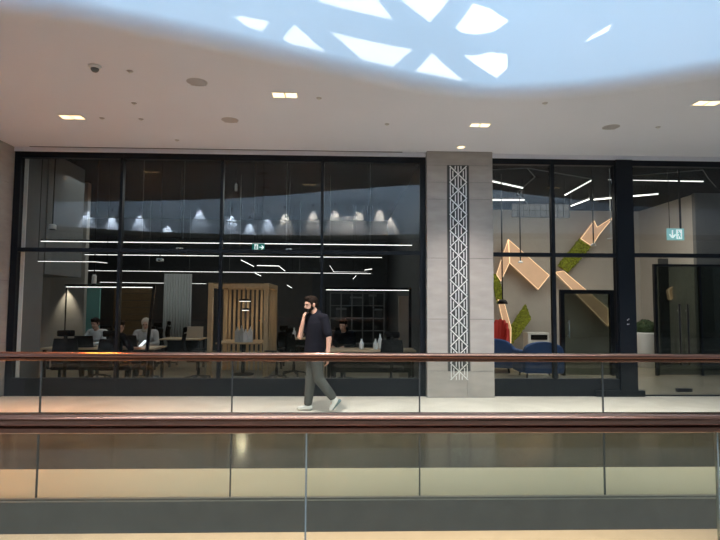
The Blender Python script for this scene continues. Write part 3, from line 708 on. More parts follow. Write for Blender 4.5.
for k, (x0, x1, z, h_, l) in enumerate([(336, 346, 0, .32, 'leftmost'), (350, 362, 1, .28, 'second from left'), (369, 376, 1, .36, 'third from left'), (374, 382, 0, .30, 'rightmost')]):
    zz = 0.3+(b.z-0.35)*(2+z)/4+0.0255; xa, xb = P(x0, 345, 17.7).x, P(x1, 345, 17.7).x
    c = thing('storage_box', l + ' dark storage box on the metal rack', 'box', ((xa+xb)/2, 17.72, zz), 'boxes on the metal rack')
    MB().rbox((xa, 17.6, zz), (xb, 17.88, zz+h_*0.8), 0.01).build('body', M['office_wall'], c); MB().rbox((xa-0.01, 17.59, zz+h_*0.8), (xb+0.01, 17.89, zz+h_), 0.01).build('lid', M['side_wall'], c)

# slatted booth
B0, B1 = 11.6, 13.2
bx0, bx1 = P(208, 300, B0).x, P(268.5, 300, B0).x; bz = P(240, 283, B0).z
r = thing('slatted_booth', 'pale oak slatted meeting booth in the middle of the office', 'booth', ((bx0+bx1)/2, (B0+B1)/2, 0))
pw = 0.10
for x in (bx0, bx1-pw):
    for y in (B0, B1-pw): MB().box((x, y, 0), (x+pw, y+pw, bz-0.101)).build('post', M['wood'], r, bevel=0.004)
MB().box((bx0, B0, bz-0.10), (bx1, B0+pw, bz)).box((bx0, B1-pw, bz-0.10), (bx1, B1, bz)).box((bx0, B0+pw, bz-0.10), (bx0+pw, B1-pw, bz)).box((bx1-pw, B0+pw, bz-0.10), (bx1, B1-pw, bz)).build('top_frame', M['wood'], r)
MB().box((bx0+pw, B0+0.0, bz-0.02), (bx1-pw, B1-0.1, bz-0.005)).build('roof_panel', M['black'], r)
n = 10
for k in range(n):
    x = bx0+pw+(bx1-bx0-2*pw)*(k+0.5)/n; MB().box((x-0.028, B1-0.085, 0.0), (x+0.028, B1-0.04, bz-0.101)).build('back_slat', M['wood'], r)
for k in range(6):
    y = B0+pw+(B1-B0-2*pw)*(k+0.5)/6
    MB().box((bx1-0.08, y-0.03, 0.0), (bx1-0.035, y+0.03, bz-0.101)).build('side_slat', M['wood'], r)
bc = (bx0+bx1)/2
r = thing('booth_table', 'oak table inside the slatted booth', 'table', (bc, 12.3, 0))
MB().rbox((bx0+0.14, 11.76, 0.71), (bx1-0.14, 12.8, 0.745), 0.005, 1).build('table_top', M['wood'], r)
MB().lathe((bc, 12.3, 0), [(0.25, 0), (0.25, 0.02), (0.04, 0.04), (0.04, 0.709)], 20).build('pedestal', M['black'], r)
for x, y, rr, l in [(245, 301, .14, 'upper black disc pendant with lit rim inside the booth'), (245.5, 310, .09, 'lower small disc pendant inside the booth')]:
    p = P(x, y, 12.3 if rr > .1 else 12.75); c = thing('disc_pendant', l, 'pendant light', p)
    MB().lathe(p, [(rr, 0), (rr, 0.03), (rr*0.3, 0.05)], 24).build('shade', M['black'], c); MB().lathe(p-Vector((0, 0, 0.014)), [(rr*0.9, 0), (rr*0.9, 0.013)], 24).build('lamp', M['led_soft'], c)
    MB().tube([p+Vector((0, 0, 0.04)), (p.x, p.y, bz-0.021)], 0.006, 6).build('cord', M['side_wall'], c)
light('booth_lamp', 'POINT', (bc, 12.3, 1.55), (bc, 12.3, 0), 9, (1, .86, .66), shadow_soft_size=0.12)
def bottle(label, x, Y, z, w_, h_, m, grp):
    p = P(x, 345, Y); c = thing('bottle', label, 'bottle', (p.x, Y, z), grp)
    MB().lathe((p.x, Y, z), [(w_*0.9, 0), (w_, 0.02), (w_, h_*0.55), (w_*0.35, h_*0.8), (w_*0.35, h_*0.92)], 16).build('body', M[m], c, smooth=True)
    MB().lathe((p.x, Y, z+h_*0.92), [(w_*0.42, 0), (w_*0.42, h_*0.08)], 12).build('cap', M['alu'], c)
def carton(label, x, Y, z, w_, h_, m, grp):
    """gable-topped carton"""
    p = P(x, 345, Y); c = thing('carton', label, 'carton', (p.x, Y, z), grp); hz = h_*0.68
    MB().box((p.x-w_, Y-w_, z), (p.x+w_, Y+w_, z+hz)).build('body', M[m], c, bevel=0.004)
    MB().prism([(p.x-w_, Y-w_, z+hz), (p.x+w_, Y-w_, z+hz), (p.x+0.006, Y-w_, z+h_*0.9), (p.x+0.006, Y-w_, z+h_), (p.x-0.006, Y-w_, z+h_), (p.x-0.006, Y-w_, z+h_*0.9)], (0, 2*w_, 0)).build('gable_top', M[m], c)
for x, m, h_, l in [(237, 'curtain', .33, 'grey carton at left on the booth table'), (241.5, 'curtain', .36, 'taller grey carton in the middle of the booth table'), (245.5, 'white', .28, 'white carton on the booth table, next to the grey ones'), (250.2, 'white', .34, 'rightmost white carton on the booth table')]:
    carton(l, x, 11.95, 0.7455, 0.046, h_, m, 'cartons on the booth table')
for x, h_, l, Y in [(361.5, .20, 'short white bottle on the right desk', 10.2), (375.5, .20, 'second short white bottle on the right desk', 10.2), (380.2, .29, 'tallest white bottle on the right desk', 10.25), (294, .26, 'white bottle on the desk behind the raised hand', 13.45)]:
    bottle(l, x, Y, 0.7405, 0.045, h_, 'white', 'white bottles on the desks')
# laptops
def laptop(label, x, Y, rz, lit=False):
    p = P(x, 345, Y); r = thing('laptop', label, 'laptop', (0, 0, 0), 'laptops on the left desk')
    MB().rbox((-0.16, -0.11, 0), (0.16, 0.11, 0.016), 0.004, 1).build('keyboard_base', M['blackm'], r)
    MB().add([(-0.16, 0.105, 0.017), (0.16, 0.105, 0.017), (0.16, 0.175, 0.225), (-0.16, 0.175, 0.225), (-0.16, 0.113, 0.015), (0.16, 0.113, 0.015), (0.16, 0.183, 0.222), (-0.16, 0.183, 0.222)],
             [(0,1,2,3),(7,6,5,4),(4,5,1,0),(5,6,2,1),(6,7,3,2),(7,4,0,3)]).build('lid', M['blackm'], r)
    r.location = (p.x, Y, 0.7405); r.rotation_euler = (0, 0, rz)
laptop('open black laptop in front of the beige headscarf', 131, 10.72, math.radians(180))
laptop('open black laptop at the left end of the long desk', 86, 10.5, math.radians(190))

# ------------------------------------------------------------------ people
def hand(mb, wrist, d, palm_n, side, curl=0.5, s=1.0):
    """palm, four unequal bent fingers and a thumb leaving the side of the palm; d points along the hand, palm_n out of the palm"""
    d = Vector(d).normalized(); nrm = Vector(palm_n); nrm = (nrm - d*nrm.dot(d)).normalized(); sd = d.cross(nrm)*side
    w_ = Vector(wrist)
    for k, off in enumerate((-0.03, -0.01, 0.01, 0.03)):
        base = w_ + d*0.085*s + sd*off*s
        mb.cap(w_+d*0.01*s+sd*off*0.6*s, base, 0.014*s, 0.0115*s, 8)
        L = (0.066, 0.078, 0.074, 0.058)[k]*s
        d1 = (d*math.cos(curl*0.6) + nrm*math.sin(curl*0.6)); d2 = (d*math.cos(curl*1.5) + nrm*math.sin(curl*1.5)); d3 = (d*math.cos(curl*2.2)+nrm*math.sin(curl*2.2))
        p1_ = base + d1*L*0.45; p2_ = p1_ + d2*L*0.32; p3_ = p2_ + d3*L*0.23
        mb.cap(base, p1_, 0.0095*s, 0.009*s, 8); mb.cap(p1_, p2_, 0.009*s, 0.008*s, 8); mb.cap(p2_, p3_, 0.008*s, 0.0065*s, 8)
    tb = w_ + d*0.03*s - sd*0.03*s; tm = tb + (d*0.6 - sd*0.7 + nrm*0.4).normalized()*0.042*s; te = tm + (d*0.9 - sd*0.1 + nrm*0.4).normalized()*0.032*s
    mb.cap(w_+d*0.015*s-sd*0.01*s, tb, 0.014*s, 0.012*s, 8); mb.cap(tb, tm, 0.012*s, 0.010*s, 8); mb.cap(tm, te, 0.010*s, 0.008*s, 8)

def head(mb, c, fwd, s=1.0):
    """skull, jaw, nose, ears; returns the frame of the face"""
    c = Vector(c); f = Vector(fwd).normalized(); up = (Vector((0, 0, 1)) - f*f.z).normalized(); sd = f.cross(up)
    rot = Matrix((sd, f, up)).transposed()
    mb.ell(c+up*0.025*s-f*0.012*s, (0.076*s, 0.096*s, 0.092*s), 18, 12, rot)
    mb.ell(c-up*0.045*s+f*0.022*s, (0.058*s, 0.070*s, 0.072*s), 16, 10, rot)
    mb.ell(c-up*0.098*s+f*0.056*s, (0.026*s, 0.024*s, 0.020*s), 10, 8, rot)
    mb.cap(c+up*0.012*s+f*0.082*s, c-up*0.026*s+f*0.098*s, 0.008*s, 0.014*s, 8)
    mb.ell(c-up*0.062*s+f*0.082*s, (0.024*s, 0.010*s, 0.010*s), 10, 6, rot)
    mb.ell(c+up*0.026*s+f*0.078*s, (0.055*s, 0.012*s, 0.010*s), 12, 6, rot)
    for q in (-1, 1): mb.ell(c-up*0.012*s+sd*q*0.078*s-f*0.012*s, (0.010*s, 0.022*s, 0.032*s), 8, 8, rot)
    return c, f, up, sd, rot
def face_bits(fr, parent, s=1.0, beard=False, hair='hair', hairstyle='short', hm=None):
    c, f, up, sd, rot = fr
    for q in (-1, 1): MB().ell(c+up*0.008*s+sd*q*0.031*s+f*0.082*s, (0.012*s, 0.008*s, 0.007*s), 10, 6, rot).build('eye', M['eye'], parent, smooth=True)
    h_ = MB()
    if hairstyle == 'short':
        h_.ell(c+up*0.052*s-f*0.022*s, (0.084*s, 0.100*s, 0.080*s), 18, 12, rot); h_.ell(c+up*0.098*s+f*0.040*s, (0.062*s, 0.050*s, 0.034*s), 12, 8, rot)
        h_.ell(c-up*0.005*s-f*0.055*s, (0.074*s, 0.060*s, 0.075*s), 14, 8, rot)
        for q in (-1, 1): h_.ell(c+up*0.02*s+sd*q*0.070*s+f*0.005*s, (0.012*s, 0.028*s, 0.045*s), 8, 6, rot)
        blob(h_, 'hair', M['hair'], parent, 0.009, 2)
    else:
        h_.ell(c+up*0.030*s-f*0.025*s, (0.094*s, 0.104*s, 0.106*s), 18, 12, rot); h_.ell(c-up*0.09*s-f*0.02*s, (0.082*s, 0.085*s, 0.08*s), 16, 10, rot)
        h_.ell(c-up*0.14*s+f*0.01*s, (0.095*s, 0.085*s, 0.05*s), 14, 8, rot)
        blob(h_, 'headscarf', M[hm or 'beige'], parent, 0.010, 3)
    if beard:
        b_ = MB(); b_.ell(c-up*0.070*s+f*0.036*s, (0.060*s, 0.060*s, 0.048*s), 14, 8, rot); b_.ell(c-up*0.10*s+f*0.060*s, (0.030*s, 0.030*s, 0.026*s), 10, 8, rot)
        b_.ell(c-up*0.046*s+f*0.090*s, (0.028*s, 0.012*s, 0.007*s), 10, 6, rot)
        for q in (-1, 1): b_.ell(c-up*0.04*s+sd*q*0.062*s+f*0.010*s, (0.010*s, 0.028*s, 0.045*s), 8, 6, rot)
        blob(b_, 'beard', M['hair'], parent, 0.008, 2)

# the man walking left along the gallery, phone at his far ear
w0 = PZ(316, 411.2, 0); wx, wy = w0.x, w0.y
man = thing('person', 'bearded man in black t-shirt and grey trousers walking left while phoning', 'person', (wx, wy, 0))
def L(x, y, z): return Vector((wx+x, wy+y, z))
b = MB()
hipR, hipL = L(-0.055, 0.06, 0.85), L(0.0, -0.06, 0.85)
shN, shF = L(0.115, -0.135, 1.375), L(-0.125, 0.09, 1.38)
nk = L(0.005, -0.01, 1.44); hc = L(-0.095, -0.02, 1.575)
hf = Vector((-0.86, -0.46, -0.16))
b.ell(L(-0.02, 0, 0.93), (0.12, 0.12, 0.12)); b.ell(L(-0.015, -0.01, 1.10), (0.11, 0.11, 0.17)); b.ell(L(0.0, -0.01, 1.28), (0.125, 0.125, 0.14))
b.cap(shN, shF, 0.062, 0.062); b.cap(nk-Vector((0, 0, 0.06)), hc-Vector((-0.025, 0, 0.05)), 0.060, 0.053)
elN, wrN = L(0.185, -0.20, 1.085), L(0.175, -0.23, 0.835)
b.cap(shN, elN, 0.052, 0.041); b.cap(elN, wrN, 0.041, 0.027); hand(b, wrN, (-0.02, 0, -1), (-0.9, 0.3, 0), 1, 0.45)
elF, wrF = L(-0.245, -0.04, 1.10), L(-0.200, -0.075, 1.335)
b.cap(shF, elF, 0.050, 0.042); b.cap(elF, wrF, 0.042, 0.028); hand(b, wrF, (0.22, 0.10, 1), (0.75, 0.55, 0), -1, 0.55)
knF, anF = L(-0.085, 0.06, 0.475), L(-0.125, 0.06, 0.085)       # standing leg
knB, anB = L(0.035, -0.07, 0.49), L(0.255, -0.07, 0.205)       # trailing leg
b.cap(hipR, knF, 0.082, 0.055); b.cap(knF, anF, 0.052, 0.036); b.cap(hipL, knB, 0.082, 0.055); b.cap(knB, anB, 0.052, 0.036)
b.cap(anF-Vector((0, 0, 0.03)), anF+Vector((-0.13, 0, -0.052)), 0.035, 0.026); b.cap(anB+Vector((0.01, 0, -0.02)), anB+Vector((-0.03, 0, -0.13)), 0.033, 0.024)
fr = head(b, hc, hf)
body = blob(b, 'body', M['skin'], man, 0.0065, 3)
face_bits(fr, man, 1.0, True)
s_ = MB(); RZ = Matrix.Rotation(math.radians(-38), 3, 'Z')
s_.loft([(L(dx, -0.01, z), a_, c_, RZ) for z, a_, c_, dx in ((0.865, 0.166, 0.134, -0.032), (0.93, 0.165, 0.132, -0.030), (1.02, 0.163, 0.130, -0.024), (1.12, 0.172, 0.134, -0.014), (1.22, 0.184, 0.140, -0.004), (1.30, 0.186, 0.138, 0.002), (1.37, 0.172, 0.118, 0.004), (1.42, 0.13, 0.09, 0.004), (1.45, 0.08, 0.07, 0.004))])
s_.cap(shN, shF, 0.072, 0.072); s_.cap(nk-Vector((0, 0, 0.05)), nk-Vector((0, 0, 0.005)), 0.09, 0.068)
s_.cap(shN, shN.lerp(elN, 0.78), 0.068, 0.066); s_.cap(shF, shF.lerp(elF, 0.70), 0.068, 0.066)
blob(s_, 'tshirt', M['navy'], man, 0.010, 8)
s_ = MB(); s_.ell(L(-0.025, -0.005, 0.90), (0.130, 0.125, 0.09))
for hp, kn, an in ((hipR, knF, anF), (hipL, knB, anB)):
    s_.cap(hp, kn, 0.098, 0.080); s_.cap(kn, an+(kn-an)*0.08, 0.080, 0.064)
blob(s_, 'trousers', M['trouser'], man, 0.010, 3)
for an, tip, up_ in ((anF, Vector((-0.135, 0, -0.055)), 0.0), (anB, Vector((-0.035, 0, -0.155)), 1.0)):
    s_ = MB(); s_.cap(an+Vector((0.03, 0, -0.035)), an+tip, 0.044, 0.032); s_.cap(an+Vector((0.0, 0, 0.02)), an+Vector((0.0, 0, -0.03)), 0.044, 0.044)
    sh_ = blob(s_, 'shoe', M['shoe'], man, 0.008, 2)
    dn = Vector((0.0, 0, -0.034)) if not up_ else Vector((0.05, 0, -0.01))
    t = MB().cap(an+Vector((0.045, 0, -0.028))+dn, an+tip+dn*0.55, 0.024, 0.018); t.build('sole', M['sole'], sh_, smooth=True)
pd = (wrF+Vector((0.045, -0.02, 0.10)))
ph = tag(MB().bar(pd+Vector((-0.02, 0.012, -0.06)), pd+Vector((0.035, 0.03, 0.07)), 0.010, 0.066, up=(0, -1, 0.2)).build('mobile_phone', M['blackm'], bevel=0.003), 'black mobile phone held to the ear of the walking man', 'phone')

def seated(label, x, Y, rz, shirt, style, sleeves=1.0, s=1.0, hm=None, lean=0.0, arm=(0.40, 0.80)):
    """person on an office chair, facing local -Y, forearms on the desk"""
    r = thing('person', label, 'person', (0, 0, 0)); b = MB(); V = Vector
    pel = V((0, 0.06, 0.60)); ch = V((0, 0.06-lean, 0.98)); nk = V((0, 0.05-lean, 1.12)); hc = V((0, 0.01-lean*1.3, 1.245))
    b.ell(pel, (0.165, 0.13, 0.10)); b.ell((0, 0.06-lean*.5, 0.78), (0.15, 0.115, 0.18)); b.ell(ch-V((0, 0, 0.02)), (0.175, 0.12, 0.15))
    b.cap((-0.17, ch.y, 1.05), (0.17, ch.y, 1.05), 0.06, 0.06); b.cap(nk-V((0, 0, 0.06)), hc-V((0, -0.01, 0.05)), 0.058, 0.05)
    arms = []
    for q in (-1, 1):
        sh = V((q*0.19, ch.y, 1.05)); el = V((q*0.25, ch.y-0.13, 0.82)); wr = V((q*0.12, ch.y-arm[0], arm[1])); arms.append((sh, el, wr))
        b.cap(sh, el, 0.05, 0.04); b.cap(el, wr, 0.040, 0.027); hand(b, wr, (-q*0.3, -1, -0.1), (0, 0, -1), q, 0.4)
        hp = V((q*0.09, 0.0, 0.585)); kn = V((q*0.11, -0.40, 0.56)); an = V((q*0.11, -0.36, 0.10))
        b.cap(hp, kn, 0.08, 0.06); b.cap(kn, an, 0.055, 0.038); b.cap(an-V((0, 0, 0.04)), an+V((0, -0.15, -0.065)), 0.038, 0.028)
    fr = head(b, hc, (0, -1, -0.28))
    blob(b, 'body', M['skin'], r, 0.009, 3); face_bits(fr, r, 1.0, False, hairstyle=style, hm=hm)
    t = MB(); t.ell(pel+V((0, 0, .03)), (0.18, 0.145, 0.10)); t.ell((0, 0.06-lean*.5, 0.78), (0.172, 0.138, 0.18)); t.ell(ch-V((0, 0, 0.02)), (0.195, 0.14, 0.15)); t.cap((-0.17, ch.y, 1.05), (0.17, ch.y, 1.05), 0.076, 0.076)
    for sh, el, wr in arms:
        t.cap(sh, el, 0.068, 0.060)
        if sleeves > 0.5: t.cap(el, el.lerp(wr, 0.9), 0.058, 0.044)
    blob(t, 'shirt', M[shirt], r, 0.011, 3)
    t = MB()
    for q in (-1, 1): t.cap((q*0.09, 0.02, 0.585), (q*0.11, -0.40, 0.56), 0.096, 0.076); t.cap((q*0.11, -0.40, 0.56), (q*0.11, -0.362, 0.13), 0.074, 0.055)
    blob(t, 'trousers', M['black'], r, 0.012, 3)
    for q in (-1, 1): t = MB().cap((q*0.11, -0.35, 0.055), (q*0.11, -0.52, 0.035), 0.05, 0.034); t.build('shoe', M['black'], r, smooth=True)
    p = P(x, 345, Y); r.location = (p.x, Y, 0); r.rotation_euler = (0, 0, rz); r.scale = (0.95, 0.95, 0.93)
    return r
seated('person in a beige headscarf and pale grey top leaning on the long desk', 146, 11.32, math.radians(8), 'greyw', 'scarf', lean=0.08, arm=(0.36, 0.80))
seated('person in a black shirt seated with back half turned, at the long desk', 116, 9.96, math.radians(150), 'navy', 'short', 0.0, lean=0.06, arm=(0.42, 0.80))
seated('person in a white shirt bent over the long desk by the teal screen', 99, 11.45, math.radians(-14), 'shirtw', 'short', lean=0.12, arm=(0.34, 0.80))
seated('person in a black shirt with head bowed, seated right of the walking man', 345, 11.1, math.radians(-22), 'navy', 'short', lean=0.10, arm=(0.34, 0.80))
p = P(144.5, 341, 10.75); tag(MB().bar((p.x-0.07, 10.72, 0.745), (p.x+0.05, 10.68, 0.86), 0.012, 0.10, up=(0, -1, 0.3)).build('tablet', M['screen'], bevel=0.003), 'bright tablet held up over the long desk', 'tablet')

# ------------------------------------------------------------------ lobby behind the right glazing
for l, a, b_, Y in [('sloping LED bar next to the stone pillar', (488, 180.3), (523, 188), 12.0), ('level LED bar next to the stone pillar', (488, 200), (524, 200), 12.6),
                   ('LED bar rising to the right in the upper lobby glazing', (565, 195), (592, 180), 12.0), ('long level LED bar crossing behind the thick black post', (599, 179), (703, 181.3), 12.0),
                   ('short LED bar rising under the upper one', (571, 206), (589, 199.3), 12.6), ('LED bar behind the thick post, below the long one', (594, 199.6), (658, 194), 12.6)]:
    led_zig(l, [a, b_], Y, 0.034, 'LED bars hung in the lobby')
for l, pts in [('thin angular grey ceiling rail beside the pillar', [(488, 170), (527, 168), (535, 177), (517, 193), (551, 226)]), ('thin straight grey ceiling rail in the lobby', [(527, 168), (592, 179)]),
               ('thin bent grey ceiling rail at the right edge of the lobby', [(628, 176), (703, 170), (708, 178), (716, 187)])]:
    q = [PZ(x, y, ZI-0.03) for x, y in pts]; q = [v for v in q]
    tag(MB().tube(q, 0.012, 6).build('ceiling_rail', M['side_wall']), l, 'rail')
def chev(mb, glow_mb, poly, Y, th, ex=0.03):
    q = [P(x, y, Y) for x, y in poly]; mb.prism(q, (0, th, 0))
    c = sum(q, Vector())/len(q); n = len(q)
    for i in range(n):
        a, b = q[i], q[(i+1) % n]; glow_mb.bar(a+(c-a)*0.02+Vector((0, -0.012, 0)), b+(c-b)*0.02+Vector((0, -0.012, 0)), 0.011, 0.011)
def crop(pts): return [(480+x/3.375, 200+y/3.375) for x, y in pts]
YC = 15.55
art = [
 ('folded cream backlit board forming a peak on the lobby wall', [('cream_board', 'cream', [(95, 132), (100, 210), (70, 275), (55, 252)]), ('cream_board', 'cream', [(95, 132), (235, 255), (197, 303), (99, 212)])]),
 ('narrow zigzag board with moss hanging beside the pillar', [('moss_panel', 'moss', [(40, 248), (64, 258), (78, 345), (62, 352)]), ('cream_board', 'cream', [(60, 335), (80, 340), (105, 432), (104, 490), (90, 470)])]),
 ('green moss panel rising to the right behind the blue armchairs', [('moss_panel', 'moss', [(105, 430), (155, 352), (173, 403), (104, 490)])]),
 ('long slanting cream board with a moss middle, reaching the upper glazing', [('cream_board', 'cream', [(339, 131), (385, 70), (395, 92), (452, 56), (402, 117), (377, 157)]), ('moss_panel', 'moss', [(264, 222), (338, 132), (376, 157), (300, 243)])]),
 ('slanting cream backlit board passing behind the black door', [('cream_board', 'cream', [(252, 243), (280, 238), (433, 367), (434, 428)])]),
]
for l, pcs in art:
    allp = [q for _, _, pl in pcs for q in crop(pl)]
    cxp = sum(q[0] for q in allp)/len(allp); cyp = sum(q[1] for q in allp)/len(allp)
    r = thing('wall_artwork', l, 'wall art', P(cxp, cyp, YC), 'zigzag wall artwork in the lobby')
    for nm, m_, pl in pcs:
        a = MB(); g = MB(); chev(a, g, crop(pl), YC+0.04*(m_ == 'moss'), 0.10)
        o = a.build(nm, M[m_], r)
        if m_ == 'moss':
            tx = MB(); q = [P(x, y, YC) for x, y in crop(pl)]
            for k in range(260):
                u, v = random.random(), random.random(); pa = q[0].lerp(q[1], u); pb = q[3].lerp(q[2], u); pp = pa.lerp(pb, v)
                tx.ell((pp.x, YC+0.035, pp.z), (random.uniform(.03, .055), 0.03, random.uniform(.025, .05)), 6, 4)
            tx.build('moss_tufts', M['moss'], o)
        else: g.build('edge_light', M['glow'], o)
# wall-washing lamp for the artwork is its own edge light; an added office fill, then a reading of the lobby's ceiling lamps:
light('office_fill', 'AREA', (-2.5, 13.2, ZI-0.3), (-2.5, 13.2, 0), 95, (0.95, 1.0, .97), shape='RECTANGLE', size=6.5, size_y=4.5)  # broad fill added to make up for the dim LED strips
light('lobby_lamps', 'AREA', (5.4, 12.4, ZI-0.25), (5.4, 13.2, 0), 175, (1.0, .93, .82), shape='RECTANGLE', size=5.5, size_y=2.5)

# black framed smoked door in front of the lobby wall
YD = 12.2
a, b = P(561.5, 352, YD), P(616, 290, YD)
r = thing('framed_glass_door', 'black framed smoked glass door left of the thick black post', 'door', ((a.x+b.x)/2, YD, 0))
MB().box((a.x, YD, 0), (a.x+0.09, YD+0.1, b.z)).box((b.x-0.14, YD, 0), (b.x, YD+0.1, b.z)).box((a.x+0.09, YD, b.z-0.09), (b.x-0.14, YD+0.1, b.z)).build('door_frame', M['frame'], r)
MB().box((a.x+0.09, YD+0.04, 0.01), (b.x-0.14, YD+0.052, b.z-0.09)).build('pane', M['smoke'], r)
MB().tube([(a.x+0.17, YD-0.04, 0.85), (a.x+0.17, YD-0.04, 1.25)], 0.014, 8).tube([(a.x+0.17, YD-0.04, 0.9), (a.x+0.17, YD+0.04, 0.9)], 0.008, 6).tube([(a.x+0.17, YD-0.04, 1.2), (a.x+0.17, YD+0.04, 1.2)], 0.008, 6).build('handle', M['alu'], r)
# smoked glass room at the right
YP = 12.2; ax = P(655, 300, YP).x; zt = P(658, 264, YP).z
r = thing('glass_partition', 'black framed smoked glass partition behind the double doors', 'partition', (ax+1.5, YP, 0))
f = MB().box((ax, YP, 0), (ax+0.06, YP+0.08, zt)).box((ax+0.06, YP, zt-0.05), (ax+3.2, YP+0.08, zt)); f.build('partition_frame', M['frame'], r)
for k in range(3):
    x0 = ax+0.07+k*1.04; MB().box((x0, YP+0.03, 0.02), (x0+1.0, YP+0.042, zt-0.05)).build('pane', M['smoke'], r)
    if k: MB().box((x0-0.045, YP, 0), (x0-0.005, YP+0.08, zt-0.051)).build('post', M['frame'], r)
struct(MB().box((P(661, 300, 14.6).x, 14.6, 0), (13, 14.7, 2.9)).build('wall_glass_room', M['office_wall']))
a = MB(); g = MB(); chev(a, g, [(668, 290), (697, 266), (697, 281), (670, 300)], 14.45, 0.1)  # board added to imitate the artwork's reflection in the partition glass
r = thing('wall_artwork', 'brown slanting board standing in for the artwork mirrored in the smoked glass', 'wall art', P(683, 285, 14.45), 'zigzag wall artwork in the lobby')
o = a.build('cream_board', M['cream'], r); g.build('edge_light', M['glow'], o)
q = P(646.5, 369, 13.9); r = thing('potted_topiary', 'clipped ball topiary in a tall white pot right of the thick post', 'plant', (q.x, 13.9, 0))
MB().lathe((q.x, 13.9, 0), [(0.17, 0), (0.20, 0.02), (0.26, 0.86), (0.26, 0.90), (0.235, 0.90), (0.23, 0.86)], 28).build('pot', M['white'], r, smooth=True)
t = MB(); rt = MB().ell((q.x, 13.9, 0.98), (0.25, 0.25, 0.24), 20, 14); rt.build('foliage', M['leaf'], r, smooth=True)
for k in range(500):
    u = random.uniform(-1, 1); th = random.uniform(0, 6.28); s_ = math.sqrt(1-u*u); c = Vector((q.x+0.26*s_*math.cos(th), 13.9+0.26*s_*math.sin(th), 0.98+0.25*u))
    if c.z < 0.905: continue
    e = Vector((random.uniform(-1, 1), random.uniform(-1, 1), random.uniform(-1, 1))).normalized()*0.03; g_ = Vector((random.uniform(-1, 1), random.uniform(-1, 1), random.uniform(-1, 1))).normalized()*0.016
    t.add([c-e, c+g_, c+e, c-g_], [(0, 1, 2, 3)])
t.build('leaves', M['leaf'], r)
# pendants
def dome(label, x, y, Y, rr, m_='black', cap_='black'):
    p = P(x, y, Y); r = thing('dome_pendant', label, 'pendant light', p, 'pendants in the lobby')
    MB().lathe(p, [(rr, 0), (rr*0.97, rr*0.35), (rr*0.7, rr*0.75), (rr*0.2, rr*0.95)], 20).build('shade', M[m_], r, smooth=True)
    MB().tube([p+Vector((0, 0, rr*0.9)), (p.x, p.y, ZI-0.001)], 0.014, 8).build('rod', M[cap_], r)
dome('black dome pendant low beside the pillar', 502.5, 304, 11.6, 0.11)
dome('small white pendant left of the lobby mullion', 520.5, 263, 12.3, 0.055, 'white')
dome('small white pendant on a thick black rod by the long moss board', 593.5, 246, 11.0, 0.06, 'white')
p = P(611, 239, 11.0); r = thing('disc_lamp', 'pale disc lamp on a thin white rod left of the thick post', 'pendant light', p, 'pendants in the lobby')
MB().lathe(p, [(0.075, 0), (0.075, 0.02)], 20).build('disc', M['white'], r); MB().tube([p+Vector((0, 0, 0.019)), (p.x, p.y, ZI-0.001)], 0.01, 8).build('rod', M['alu'], r)
a, b = P(512, 217, 12.4), P(569, 204.5, 12.4)
r = thing('hanging_grille', 'grey gridded rectangular panel hung in the lobby beside the pillar', 'panel', ((a.x+b.x)/2, 12.4, a.z))
MB().box((a.x, 12.4, a.z), (b.x, 12.43, b.z)).build('panel', M['office_wall'], r)
g = MB()
for k in range(11): x = a.x+(b.x-a.x)*k/10; g.box((x-0.006, 12.39, a.z), (x+0.006, 12.3995, b.z))
for k in range(3): z = a.z+(b.z-a.z)*k/2; g.box((a.x, 12.385, z-0.006), (b.x, 12.3895, z+0.006))
g.build('grid', M['black'], r)
for x in (a.x+0.1, b.x-0.1): MB().tube([(x, 12.415, b.z-0.001), (x, 12.415, ZI-0.001)], 0.005, 6).build('cable', M['black'], r)
# white cabinet with dark slot
a, b = P(527, 352, 15.2), P(548, 332.5, 15.2)
r = thing('white_cabinet', 'low white cabinet with a dark slot against the lobby wall', 'cabinet', ((a.x+b.x)/2, 15.35, 0))
MB().rbox((a.x, 15.1, 0), (b.x, 15.54, b.z), 0.01).build('body', M['white'], r)
MB().box((a.x+0.08, 15.085, b.z-0.20), (b.x-0.06, 15.099, b.z-0.06)).build('slot', M['black'], r)
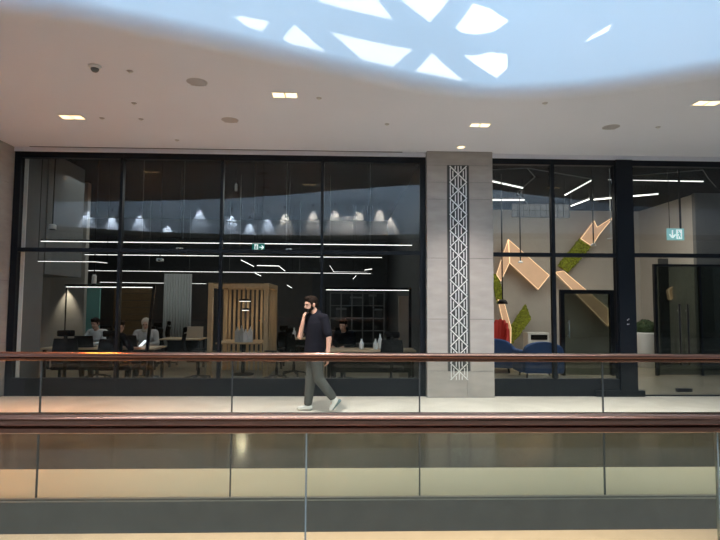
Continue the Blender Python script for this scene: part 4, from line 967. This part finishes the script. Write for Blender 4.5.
# seats
def shell_chair(label, x, Y, rz, m_, zt, wd):
    r = thing('lounge_chair', label, 'chair', (0, 0, 0))
    b = MB(); b.ell((0, 0, 0.40), (wd*0.46, 0.34, 0.10)); 
    blob(b, 'seat', M[m_], r, 0.02, 4)
    b = MB()
    for k in range(9):
        a = math.radians(-90+22.5*k); b.cap((wd*0.5*math.sin(a), 0.10+0.26*math.cos(a), 0.40), (wd*0.46*math.sin(a), 0.14+0.34*math.cos(a), 0.62+(zt-0.62)*max(0, math.cos(a))**0.6), 0.07, 0.055)
    blob(b, 'backrest', M[m_], r, 0.02, 6)
    for sx in (-1, 1):
        for sy in (-1, 1): MB().tube([(sx*0.18, sy*0.16, 0.34), (sx*0.26, sy*0.24, 0.0)], [0.018, 0.012], 8).build('leg', M['black'], r)
    p = P(x, 345, Y); r.location = (p.x, Y, 0); r.rotation_euler = (0, 0, rz)
shell_chair('red high-backed lounge chair half hidden by the pillar', 495, 14.6, math.radians(-35), 'red', 1.16, 0.62)
def armchair(label, x, Y, rz):
    r = thing('armchair', label, 'armchair', (0, 0, 0), 'blue armchairs in the lobby')
    MB().rbox((-0.36, -0.36, 0.12), (0.36, 0.30, 0.44), 0.06, 4).build('seat', M['blue'], r, smooth=True)
    b = MB(); pts = [(-0.36, z) for z in (0.1,)] 
    poly = [(-0.42, 0.26, 0.12), (0.42, 0.26, 0.12), (0.42, 0.26, 0.62)] + [(0.42*math.cos(t_), 0.26, 0.62+0.18*math.sin(t_)) for t_ in [math.pi*k/10 for k in range(1, 10)]] + [(-0.42, 0.26, 0.62)]
    b.prism(poly, (0, 0.16, 0)).build('backrest', M['blue'], r, bevel=0.03)
    for q in (-1, 1): MB().rbox((q*0.42-0.07, -0.34, 0.12), (q*0.42+0.07, 0.28, 0.60), 0.05, 4).build('armrest', M['blue'], r, smooth=True)
    for sx in (-1, 1):
        for sy in (-1, 1): MB().tube([(sx*0.32, sy*0.26, 0.13), (sx*0.34, sy*0.28, 0.0)], 0.02, 8).build('leg', M['black'], r)
    p = P(x, 345, Y); r.location = (p.x, Y, 0); r.rotation_euler = (0, 0, rz)
armchair('blue armchair beside the pillar, in front of the red chair', 494, 13.0, math.radians(165))
armchair('blue armchair right of the other blue one, left of the lobby mullion', 538, 12.0, math.radians(178))
